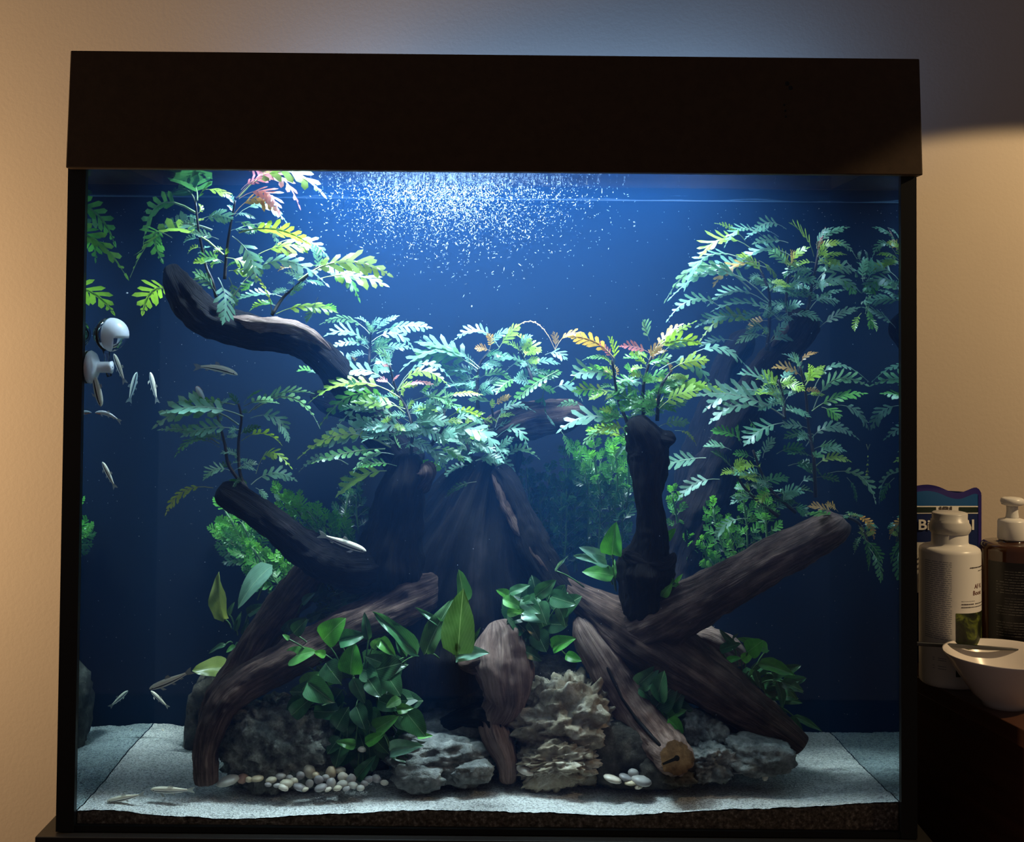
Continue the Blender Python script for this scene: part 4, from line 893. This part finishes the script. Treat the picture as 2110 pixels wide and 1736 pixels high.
def fin_mat():
    m, nt, b, o = new_mat('fin_film'); b.inputs['Base Color'].default_value = (.55, .55, .48, 1); b.inputs['Roughness'].default_value = .4
    t = nt.nodes.new('ShaderNodeBsdfTransparent'); mx = nt.nodes.new('ShaderNodeMixShader'); mx.inputs[0].default_value = .45
    nt.links.new(t.outputs[0], mx.inputs[1]); nt.links.new(b.outputs[0], mx.inputs[2]); nt.links.new(mx.outputs[0], o.inputs[0]); return m
M['fin'] = fin_mat()
def fish(label, hx, hy, tx, ty, Y, bend=0.0, pale=False, dyt=0.0, up=None, red=False, fat=1.0):
    hd, tl_ = P(hx, hy, Y), P(tx, ty, Y+dyt); L = (hd-tl_).length
    x = (hd-tl_).normalized(); u = Vector(up) if up else Vector((0, -.5, 1)); z = (u-x*u.dot(x)).normalized(); y = z.cross(x)
    root = thing('fish', label, 'fish', (hd+tl_)/2)
    def T_(p): 
        bz = bend*(.25-(p[0])**2)*2
        return (hd+tl_)/2 + x*(p[0]*L) + y*(p[1]*L) + z*((p[2]+bz)*L)
    prof = [(.5, .004, .004, -.012), (.485, .022, .020, -.008), (.45, .040, .040, -.004), (.38, .055, .062, 0), (.28, .062, .078, 0), (.15, .062, .085, 0), (.02, .056, .08, 0), (-.1, .046, .066, 0), (-.2, .034, .048, .002), (-.28, .022, .036, .004), (-.33, .014, .034, .004)]
    n = 14; vs, fs, vh = [], [], []
    for (px, w, h_, zo) in prof:
        for j in range(n):
            a = 2*math.pi*j/n; vs.append(T_((px, math.cos(a)*w*fat, zo+math.sin(a)*h_*fat))); vh.append(.5+.5*math.sin(a) if h_ < .05 else .5+.5*math.sin(a)*1.0)
    for i in range(len(prof)-1):
        for j in range(n): fs.append((i*n+j, i*n+(j+1) % n, (i+1)*n+(j+1) % n, (i+1)*n+j))
    fs.append(tuple(range(n))[::-1]); fs.append(tuple(range((len(prof)-1)*n, len(prof)*n)))
    o = mesh('body', vs, fs, M['fish_pale' if pale else 'fish'], root)
    at = o.data.attributes.new('vh', 'FLOAT', 'POINT'); at.data.foreach_set('value', vh)
    def fin(nm, pts):
        th = .0025; k = len(pts); v2 = [T_(p) for p in pts] + [T_((p[0], p[1]+th, p[2])) for p in pts]
        f2 = [tuple(range(k)), tuple(range(k, 2*k))[::-1]] + [(i, (i+1) % k, k+(i+1) % k, k+i) for i in range(k)]
        mesh(nm, v2, f2, M['fin'], root, smooth=False)
    fin('tail_fin', [(-.31, 0, .03), (-.42, 0, .085), (-.5, 0, .10), (-.44, 0, .0), (-.5, 0, -.09), (-.42, 0, -.07), (-.31, 0, -.028)])
    fin('dorsal_fin', [(.12, 0, .078), (.06, 0, .15), (.0, 0, .155), (-.02, 0, .075)])
    fin('anal_fin', [(-.14, 0, -.05), (-.17, 0, -.09), (-.23, 0, -.085), (-.22, 0, -.04)])
    fin('belly_fin', [(.04, .02, -.07), (.0, .03, -.12), (-.06, .035, -.115), (-.02, .02, -.07)])
    for s in (1, -1): fin('side_fin', [(.28, s*.05, -.04), (.22, s*.11, -.08), (.14, s*.12, -.085), (.22, s*.055, -.045)])
    for s in (1, -1):
        c = (.42, s*.043*fat, .012); k = []
        r = .012; v2 = [T_((c[0]+r*math.cos(a*.785)*math.cos(e), c[1]+r*math.sin(e)*s*.6, c[2]+r*math.sin(a*.785)*math.cos(e))) for e in (0, .7) for a in range(8)] + [T_((c[0], c[1]+s*r*.7, c[2]))]
        f2 = [(a, (a+1) % 8, 8+(a+1) % 8, 8+a) for a in range(8)] + [(8+a, 8+(a+1) % 8, 16) for a in range(8)]
        mesh('eye', v2, f2, M['black'], o)
    if red:
        v2, f2 = [], []
        for i, (px, w, h_, zo) in enumerate(prof[1:5]):
            for j in range(n):
                a = 2*math.pi*j/n; v2.append(T_((px, math.cos(a)*w*1.06*fat, zo-.006+min(math.sin(a), .1)*h_*1.06*fat)))
        for i in range(3):
            for j in range(n): f2.append((i*n+j, i*n+(j+1) % n, (i+1)*n+(j+1) % n, (i+1)*n+j))
        tag(mesh('gill_cover', v2, f2, M['fish_head'], o), 'reddish gills seen through the throat')
    return root
fish('pale striped fish swimming level below the upper left branch', 490, 772, 398, 758, .09, bend=.16)
fish('orange throated fish facing front above the thin left plant', 405, 797, 428, 838, .085, red=True, pale=True, dyt=.02, fat=1.6, up=(0, -1, .3))
fish('black striped fish nose down against the left glass by suction cup', 209, 838, 188, 752, .010, fat=1.15, up=(1, -.4, .3))
fish('pale curled fish under the drop checker with reddish head', 196, 850, 250, 872, .03, bend=.28, pale=True, red=True)
fish('striped fish nose up close right of the drop checker stem', 235, 729, 258, 792, .06, up=(1, -.3, .2))
fish('striped fish hanging upright beside the left glass, near the back', 310, 767, 324, 832, .21, up=(1, -.5, 0))
fish('slim striped fish upright above the green reflection at left glass', 211, 952, 238, 1008, .028, up=(1, -.3, .2))
fish('cream fish with black stripe resting on the raised left arm', 755, 1136, 655, 1101, .075)
fish('yellowish striped fish swimming down beside the yellow mottled leaf', 307, 1420, 398, 1382, .09, bend=-.04)
fish('faint small fish in the dark below the yellowish striped one', 311, 1424, 348, 1460, .215, up=(1, -.4, .4))
fish('faint small fish upright at the back left sand corner', 334, 1502, 346, 1542, .25, up=(1, -.4, .2))
fish('striped fish with raised fin resting on sand in front left corner', 220, 1652, 300, 1637, .02)
fish('slender fish lying on sand between front corner and left root', 310, 1627, 402, 1629, .03, bend=-.03)

# ------------------------------------------------------------------ drop checker and suction cup
c = P(227, 690, .021); s = S(.021); r = 34*s
dc = thing('drop_checker', 'white and clear glass bulb fixed inside the upper left glass', 'drop checker', c - Vector((0, 0, r)))
vs, fs = [], []; n = 28
for i in range(15):
    la = math.pi*i/14
    for j in range(n):
        a = 2*math.pi*j/n; vs.append(c + Vector((math.sin(la)*math.cos(a), math.sin(la)*math.sin(a), math.cos(la)))*r)
for i in range(14):
    for j in range(n): fs.append((i*n+j, i*n+(j+1) % n, (i+1)*n+(j+1) % n, (i+1)*n+j))
mesh('bulb', vs, fs, M['bulb_glass'], dc)
vs, fs = [], []; r2 = r*1.03
def shell(r_, x0, mat, nm, open_low):
    vs, fs = [], []; nu, nv = 22, 14; c2 = c+Vector((.0015, 0, 0))
    for i in range(nu+1):
        for j in range(nv+1):
            a = -math.pi/2+.12+(math.pi-.24)*j/nv*1.0   # latitude
            lo = -1.9+(3.4)*i/nu                          # around the vertical axis, right half
            vs.append(c2+Vector((math.cos(a)*math.cos(lo), math.cos(a)*math.sin(lo), math.sin(a)))*r_)
    for i in range(nu):
        for j in range(nv):
            lat = -90+180*(j+.5)/nv; lon = math.degrees(-1.9+3.4*(i+.5)/nu)
            if open_low and lat < -12 and lon > -68 and lon < 60: continue
            a = i*(nv+1)+j; fs.append((a, a+nv+1, a+nv+2, a+1))
    o = mesh(nm, vs, fs, M[mat], dc); md = o.modifiers.new('thick', 'SOLIDIFY'); md.thickness = .0012; return o
tag(shell(r2, 0, 'white_shell', 'shell', True), 'white plastic half shell')
pts = [c+Vector((math.cos(-2.15)*math.cos(a), math.sin(-2.15)*math.cos(a), math.sin(a)))*(r*1.02) for a in [-1.2+2.4*i/12 for i in range(13)]]
tag(tube('seam', pts, .0011, M['black'], dc, 6), 'black seam line')
tube('stem', [c+Vector((-.004, 0, -r*.9)), P(221, 735, .021), P(219, 755, .02), P(226, 776, .02)], [.005, .0028, .0026, .003], M['bulb_glass'], dc, 12)
su = thing('suction_cup', 'translucent white suction cup on left glass under the drop checker', 'suction cup', P(190, 760, .03))
cx = XL+.001; cc = P(185, 757, .012); vs, fs = [], []
for i, (xx, rr_) in enumerate([(0.0, .018), (.002, .0185), (.006, .016), (.010, .008), (.011, .0062), (.022, .0062), (.025, .007), (.026, .001)]):
    for j in range(24):
        a = 2*math.pi*j/24; vs.append((cx+xx, cc.y+math.cos(a)*rr_, cc.z+math.sin(a)*rr_))
for i in range(7):
    for j in range(24): fs.append((i*24+j, i*24+(j+1) % 24, (i+1)*24+(j+1) % 24, (i+1)*24+j))
mesh('cup', vs, fs, M['white_shell'], su)

# ------------------------------------------------------------------ bubbles and drifting specks
vs, fs = [], []
def speck(p, r, st):
    k = len(vs); d = Vector((R.gauss(0, 1), R.gauss(0, .3), R.gauss(0, 1))).normalized()
    e = d.orthogonal().normalized(); f = d.cross(e)
    vs.extend([p+d*r*st, p-d*r*st, p+e*r, p-e*r, p+f*r, p-f*r])
    for a, b in ((2, 4), (4, 3), (3, 5), (5, 2)): fs.append((k, k+a, k+b)); fs.append((k+1, k+b, k+a))
for i in range(7000):
    px = R.gauss(900, 100); py = 352+abs(R.gauss(0, 72))
    if R.random() < .2: px = R.gauss(1060, 90)
    Y = R.uniform(.02, .2)
    p = P(px, py, Y)
    if p.z > ZS-.0008: continue
    speck(p, R.uniform(.0002, .0005)*(1.6 if i % 9 == 0 else 1), R.uniform(1.5, 5))
M['bubble'] = plain('bubble', (.85, .88, .92), .3)
tag(mesh('bubbles', vs, fs, M['bubble'], origin=P(900, 400, .1), smooth=False), 'cloud of sparkling fine gas bubbles under the lamp', 'bubbles', kind='stuff')
vs, fs = [], []
for i in range(900):
    px, py, Y = R.uniform(200, 1840), 430+1050*R.random()**1.6, R.uniform(.02, .25)
    speck(P(px, py, Y), R.uniform(.0002, .0004), 1)
for (px, py) in ((1057, 568), (1080, 574), (972, 632), (262, 604), (1307, 458), (1307, 466)): speck(P(px, py, .05), .0012, 1.3)  # last two specks stand in for a small highlight reflected in the front glass
tag(mesh('specks_and_glint', vs, fs, M['bubble'], origin=P(1000, 900, .1), smooth=False), 'tiny pale specks drifting in the water, with a small reflection glint drawn as specks', 'specks', kind='stuff')

# ------------------------------------------------------------------ right hand cabinet and what stands on it
CT = P(1960, 1392, .2).z
cabt = thing('side_cabinet', 'dark red brown wooden cabinet right of the aquarium', 'cabinet', (.8, .1, -.75))
def prism(name, poly, z0, z1, mat, par, bev=.0015):
    k = len(poly); vs = [(x, y, z0) for x, y in poly]+[(x, y, z1) for x, y in poly]
    fs = [tuple(range(k))[::-1], tuple(range(k, 2*k))]+[(i, (i+1) % k, k+(i+1) % k, k+i) for i in range(k)]
    o = mesh(name, vs, fs, mat, par, smooth=False); m = o.modifiers.new('bevel', 'BEVEL'); m.width = bev; m.segments = 2; return o
e0, e1 = P(1893, 1398, 0), P(2110, 1506, 0)
def on_plane(px, py, z):
    d = CROT @ Vector(((px-PPX)/FPX, -(py-PPY)/FPX, -1.0)); t = (z-CAMZ)/d.z; return Vector((0, CAMY, CAMZ))+d*t
A, B_ = on_plane(1893, 1397, CT), on_plane(2110, 1506, CT)
dr = (B_-A).normalized(); A2 = A - dr*.12; B2 = B_ + dr*.16
prism('top', [(A2.x, A2.y), (B2.x, B2.y), (B2.x+.6, B2.y+.12), (A2.x+.6, A2.y+.06)], CT-.02, CT, M['cabinet'], cabt)
q = .006
prism('body', [(A2.x+q, A2.y-q), (B2.x+q, B2.y+q), (B2.x+.59, B2.y+.13), (A2.x+.59, A2.y+.05)], -.75, CT-.02, M['cabinet'], cabt)

def text_mesh(txt, size, bold=0.0):
    cu = bpy.data.curves.new('t', 'FONT'); cu.body = txt; cu.size = size; cu.align_x = 'CENTER'; cu.align_y = 'CENTER'; cu.extrude = 0; cu.offset = bold; cu.resolution_u = 3
    o = bpy.data.objects.new('t', cu); COL.objects.link(o); bpy.context.view_layer.update()
    dg = bpy.context.evaluated_depsgraph_get(); me = bpy.data.meshes.new_from_object(o.evaluated_get(dg))
    vs = [v.co.copy() for v in me.vertices]; fs = [tuple(p.vertices) for p in me.polygons]
    bpy.data.objects.remove(o); bpy.data.meshes.remove(me); return vs, fs
def cyl_wrap(c, r, px, z):   # local x offset along the surface -> point on the front of a cylinder
    a = max(-1.45, min(1.45, px/r)); return Vector((c.x+math.sin(a)*r, c.y-math.cos(a)*r, z))
def patch(name, c, r, x0, x1, z0, z1, mat, par, label=None, nz_=1):
    a0 = math.asin(max(-1, min(1, x0/r))); a1 = math.asin(max(-1, min(1, x1/r))); vs, fs = [], []; K = 14
    for i in range(K+1):
        a = a0+(a1-a0)*i/K
        for z in (z0, z1): vs.append((c.x+math.sin(a)*r, c.y-math.cos(a)*r, z))
    for i in range(K): fs.append((i*2, i*2+2, i*2+3, i*2+1))
    o = mesh(name, vs, fs, mat, par)
    if label: o['label'] = label
    return o
# white bottle
YW = .17; s = S(YW); c0 = P(1957.5, 1392, YW); zof = lambda py: P(1957.5, py, YW).z
bt = thing('white_bottle', 'white plastic bottle with green plant picture on its label', 'bottle', (c0.x, c0.y, CT)); RB = 60.5*s
prf = [(0, 0), (RB*.93, 0), (RB*.985, .002), (RB, .006), (RB, zof(1135)-CT), (RB*.97, zof(1129)-CT), (RB*.88, zof(1125)-CT), (38*s, zof(1121)-CT), (36*s, zof(1116)-CT), (36*s, zof(1075)-CT), (34*s, zof(1072)-CT)]
lathe('body', (c0.x, c0.y, CT), prf, M['white_plastic'], bt)
capm = plain('frosted_cap', (.80, .78, .74), .35); capm.node_tree.nodes['Principled BSDF'].inputs['Transmission Weight'].default_value = .25
lathe('cap', (c0.x, c0.y, CT), [(37.5*s, zof(1098)-CT), (41*s, zof(1092)-CT), (41.5*s, zof(1084)-CT), (37.5*s, zof(1076)-CT), (37*s, zof(1071)-CT), (34.5*s, zof(1070)-CT), (35*s, zof(1058)-CT), (33*s, zof(1056)-CT), (0, zof(1056)-CT)], capm, bt)
for (px0, px1, py0, py1, mt, nm) in [(1947, 2017, 1251, 1379, 'picture', 'label_picture'), (1961, 1984, 1341, 1371, 'black_label', 'logo_badge')]:
    patch(nm, c0, RB*(1.004 if nm == 'label_picture' else 1.008), (px0-1957.5)*s, (px1-1957.5)*s, zof(py1), zof(py0), M[mt], bt)
vs, fs = [], []
def wrapped(vs_, fs_, cx_px, py, r, c, out, outf, flatscale=1.0):
    k = len(out); a0 = math.asin(max(-.98, min(.98, (cx_px-1957.5)*s/r))); z0 = zof(py)
    for v in vs_:
        a = a0+v.x/r; out.append(Vector((c.x+math.sin(a)*r, c.y-math.cos(a)*r, z0+v.y)))
    outf.extend([tuple(i+k for i in f) for f in fs_])
for txt, px, py, sz in (('AF K', 1998, 1198.5, .0075), ('Boost', 1996, 1211.5, .0075)):
    v_, f_ = text_mesh(txt, sz, .0001); wrapped(v_, f_, px, py, RB*1.006, c0, vs, fs)
mesh('lettering', vs, fs, M['ink_red'], bt, smooth=False)
vs, fs = [], []
def dash(px0, px1, py, h_, r, c, out, outf):
    k = len(out); z = zof(py)
    for px in (px0, (px0+px1)/2, px1):
        a = math.asin(max(-.995, min(.995, (px-1957.5)*s/r)))
        for dz_ in (-h_/2, h_/2): out.append(Vector((c.x+math.sin(a)*r, c.y-math.cos(a)*r, z+dz_)))
    outf.extend([(k, k+2, k+3, k+1), (k+2, k+4, k+5, k+3)])
py = 1150
while py < 1308:
    px = 1900
    while px < 1938:
        w = R.uniform(4, 11); dash(px, min(px+w, 1940), py, .0006, RB*1.004, c0, vs, fs); px += w+1.6
    py += 4.2
for py in (1345, 1349, 1361, 1366): dash(1909, 1930, py, .0006, RB*1.004, c0, vs, fs)
mesh('small_print', vs, fs, M['ink_blue'], bt, smooth=False)['kind'] = 'stuff'
vs, fs = [], []
for (a, b, y, h_) in ((1977, 2013, 1160, .0014), (1998, 2013, 1167.5, .0009), (1958, 1988, 1227, .0004), (1958, 1986, 1233, .0012), (1989, 2012, 1233, .001), (1958, 1986, 1239, .0011), (1987, 2012, 1239, .0008)):
    px = a
    while px < b: w = R.uniform(2, 5); dash(px, min(px+w, b), y, h_*R.uniform(.7, 1.1), RB*1.006, c0, vs, fs); px += w+.7
mesh('small_print', vs, fs, M['ink'], bt, smooth=False)['kind'] = 'stuff'

# blue pouch
YP = .27; pc = thing('blue_pouch', 'blue plastic refill pouch standing behind the white bottle', 'pouch', (P(1950, 1390, YP).x, YP, CT))
top = [(1862, 1006), (1885, 1002), (1910, 999), (1933, 1003), (1956, 1012.5), (1976, 1016), (1991, 1011.5), (2006, 1005.5), (2015, 1006), (2020, 1014)]
topc = crom([(a, b) for a, b in top], 4); x0, x1 = 1862, 2022
def topy(px):
    for (a, b), (c_, d) in zip(topc, topc[1:]):
        if px <= c_ and c_ > a: return b+(d-b)*(px-a)/(c_-a)
    return 1016
def pz(px, py, off=0):
    u = (px-x0)/(x1-x0); v = (py-1000)/390; bul = .020*math.sin(math.pi*min(max(u, .02), .98))**.5*math.sin(math.pi*min(1, max(.02, v)*.75))**.8
    return P(px, py, YP-bul-off)
def pouch_strip(nm, f0, f1, mat, off=0, xa=x0, xb=x1, K=32, J=4, label=None):
    vs, fs = [], []
    for i in range(K+1):
        px = xa+(xb-xa)*i/K; a, b = f0(px), f1(px)
        for j in range(J+1): vs.append(pz(px, a+(b-a)*j/J, off))
    for i in range(K):
        for j in range(J): a = i*(J+1)+j; fs.append((a, a+1, a+J+2, a+J+1))
    o = mesh(nm, vs, fs, M[mat], pc); 
    if label: o['label'] = label
    return o
CTpy = 1394
pouch_strip('rim', topy, lambda p: topy(p)+13, 'pouch_rim', label='dark violet blue sealed rim')
pouch_strip('body', lambda p: topy(p)+13, lambda p: 1060, 'pouch_blue')
pouch_strip('body', lambda p: 1060, lambda p: CTpy, 'pouch_low', J=14, label='navy lower half')
pouch_strip('side_seam', lambda p: 1020, lambda p: CTpy, 'pouch_rim', .0006, 2016, 2022.5, K=3, J=14)
vs = [Vector((P(x0, 1000, YP).x, YP+.02, CT)), Vector((P(x1, 1000, YP).x, YP+.02, CT)), P(x1, 1016, YP+.002), P(x0, 1006, YP+.002)]
mesh('back_sheet', vs, [(0, 1, 2, 3)], M['pouch_low'], pc, smooth=False)
pouch_strip('band', lambda p: 1043, lambda p: 1059, 'paper', .0006, x0, 2015, J=2, label='white edged brand band')
pouch_strip('band_field', lambda p: 1045.5, lambda p: 1056.5, 'band', .0011, x0, 1929, J=2)
pouch_strip('band_field', lambda p: 1045.5, lambda p: 1056.5, 'band', .0011, 1976, 2015, J=2)
pouch_strip('label_panel', lambda p: 1118, lambda p: 1222, 'paper', .0006, 1888, 1935, J=4)
def pouch_text(txt, size, px, py, mat, bold, off=.0016, wpx=None):
    v_, f_ = text_mesh(txt, size, bold); sc = 1.0
    if wpx:
        xs = [v.x for v in v_]; sc = wpx*S(YP)/(max(xs)-min(xs))
    vs = [pz(px+v.x*sc/S(YP), py-v.y/S(YP), off) for v in v_]
    mesh('lettering', vs, f_, mat, pc, smooth=False)
pouch_text('JBL', .0105, 1952, 1051, M['ink'], .0003, wpx=38)
pouch_text('Biotopol', .0190, 1950, 1083, M['paper'], .0004, wpx=114)
vs, fs = [], []
for py in (1150, 1160, 1170, 1184, 1197):
    k = len(vs); cc = pz(1895, py, .0012)
    for a in range(8): vs.append(cc+Vector((math.cos(a*.785), 0, math.sin(a*.785)))*.0017)
    fs.append(tuple(k+a for a in range(8)))
mesh('bullet_dots', vs, fs, M['ink'], pc, smooth=False)

# amber pump bottle
YA = .2; sa = S(YA); ca_ = P(2087, 1394, YA); za = lambda py: P(2087, py, YA).z-CT
pb_ = thing('pump_bottle', 'dark amber bottle with white pump at the right edge', 'bottle', (ca_.x, ca_.y, CT)); ra = 64*sa
lathe('body', (ca_.x, ca_.y, CT), [(0, 0), (ra*.95, 0), (ra, .004), (ra, za(1130)), (ra*.97, za(1122)), (ra*.88, za(1117.5)), (ra*.6, za(1116.5)), (ra*.42, za(1115)), (ra*.42, za(1110))], M['amber'], pb_)
patch('label', ca_, ra*1.004, -ra*.93, ra*.97, CT+.02, CT+za(1150), M['black_label'], pb_, 'black printed label')
lathe('collar', (ca_.x, ca_.y, CT), [(28*sa, za(1111)), (29*sa, za(1108)), (28.5*sa, za(1075)), (27*sa, za(1071)), (18*sa, za(1069)), (14*sa, za(1067))], M['white_plastic'], pb_)
lathe('pump_stem', (ca_.x, ca_.y, CT), [(13*sa, za(1067)), (11.5*sa, za(1055)), (11.5*sa, za(1042))], M['white_plastic'], pb_, 24)
lathe('pump_head', (ca_.x, ca_.y, CT), [(14*sa, za(1042)), (21*sa, za(1040)), (23*sa, za(1034)), (22*sa, za(1028)), (18*sa, za(1026)), (0, za(1025.5))], M['white_plastic'], pb_, 32)
vs, fs = [], []
s_old, zof_old = s, zof
def dashA(px0, px1, py, h_):
    k = len(vs); z = CT+za(py); r = ra*1.008
    for px in (px0, px1):
        a = math.asin(max(-.99, min(.99, (px-2087)*sa/r)))
        for dz_ in (-h_/2, h_/2): vs.append(Vector((ca_.x+math.sin(a)*r, ca_.y-math.cos(a)*r, z+dz_)))
    fs.append((k, k+2, k+3, k+1))
py = 1168
while py < 1328:
    if not (1212 < py < 1219 or 1258 < py < 1266 or 1300 < py < 1306):
        px = 2037 + (12 if py < 1185 or 1219 < py < 1234 else 0)
        while px < 2100: w = R.uniform(4, 12); dashA(px, min(px+w, 2102), py, .0005*R.uniform(.5, 1.3)); px += w+1.4
    py += 5.4
mesh('small_print', vs, fs, M['ink_grey'], pb_, smooth=False)['kind'] = 'stuff'

# bowl
YO = .08; so = S(YO); rim = on_plane(2098, 1367, CT+.058); cb = Vector((rim.x, YO, CT)); rb = 119*so
bw = thing('bowl', 'white shallow bowl with flared rim on the cabinet edge', 'bowl', cb)
prf = [(0, .003), (.020, .003), (.0215, 0), (.025, 0), (.0255, .004), (.035, .012), (rb*.72, .030), (rb*.88, .045), (rb*.97, .055), (rb, .058), (rb*1.0, .0595), (rb*.975, .0585), (rb*.85, .047), (rb*.68, .033), (.033, .016), (.022, .008), (0, .007)]
lathe('body', cb, prf, M['ceramic'], bw, 72)
# steel rod lying across
rd = thing('steel_tweezers', 'long thin steel tool resting across the bowl rim', 'tool', P(1990, 1332, .135))
zr = cb.z+.0625
pts = [P(1872, 1326, .12), P(1960, 1331, .125), P(2035, 1336, .13), P(2075, 1338, .13), P(2140, 1341, .13)]
vs, fs = [], []
for i, (p, w, hh) in enumerate(zip(pts, (.0022, .0026, .0030, .0036, .0012), (.0022, .0024, .0022, .0012, .0008))):
    for dy, dz_ in ((-w, -hh), (w, -hh), (w, hh), (-w, hh)): vs.append(p+Vector((0, dy, dz_)))
for i in range(4):
    for j in range(4): fs.append((i*4+j, i*4+(j+1) % 4, i*4+4+(j+1) % 4, i*4+4+j))
fs += [(0, 1, 2, 3), (19, 18, 17, 16)]
o = mesh('shaft', vs, fs, M['steel'], rd, smooth=False); md = o.modifiers.new('bevel', 'BEVEL'); md.width = .0008; md.segments = 2
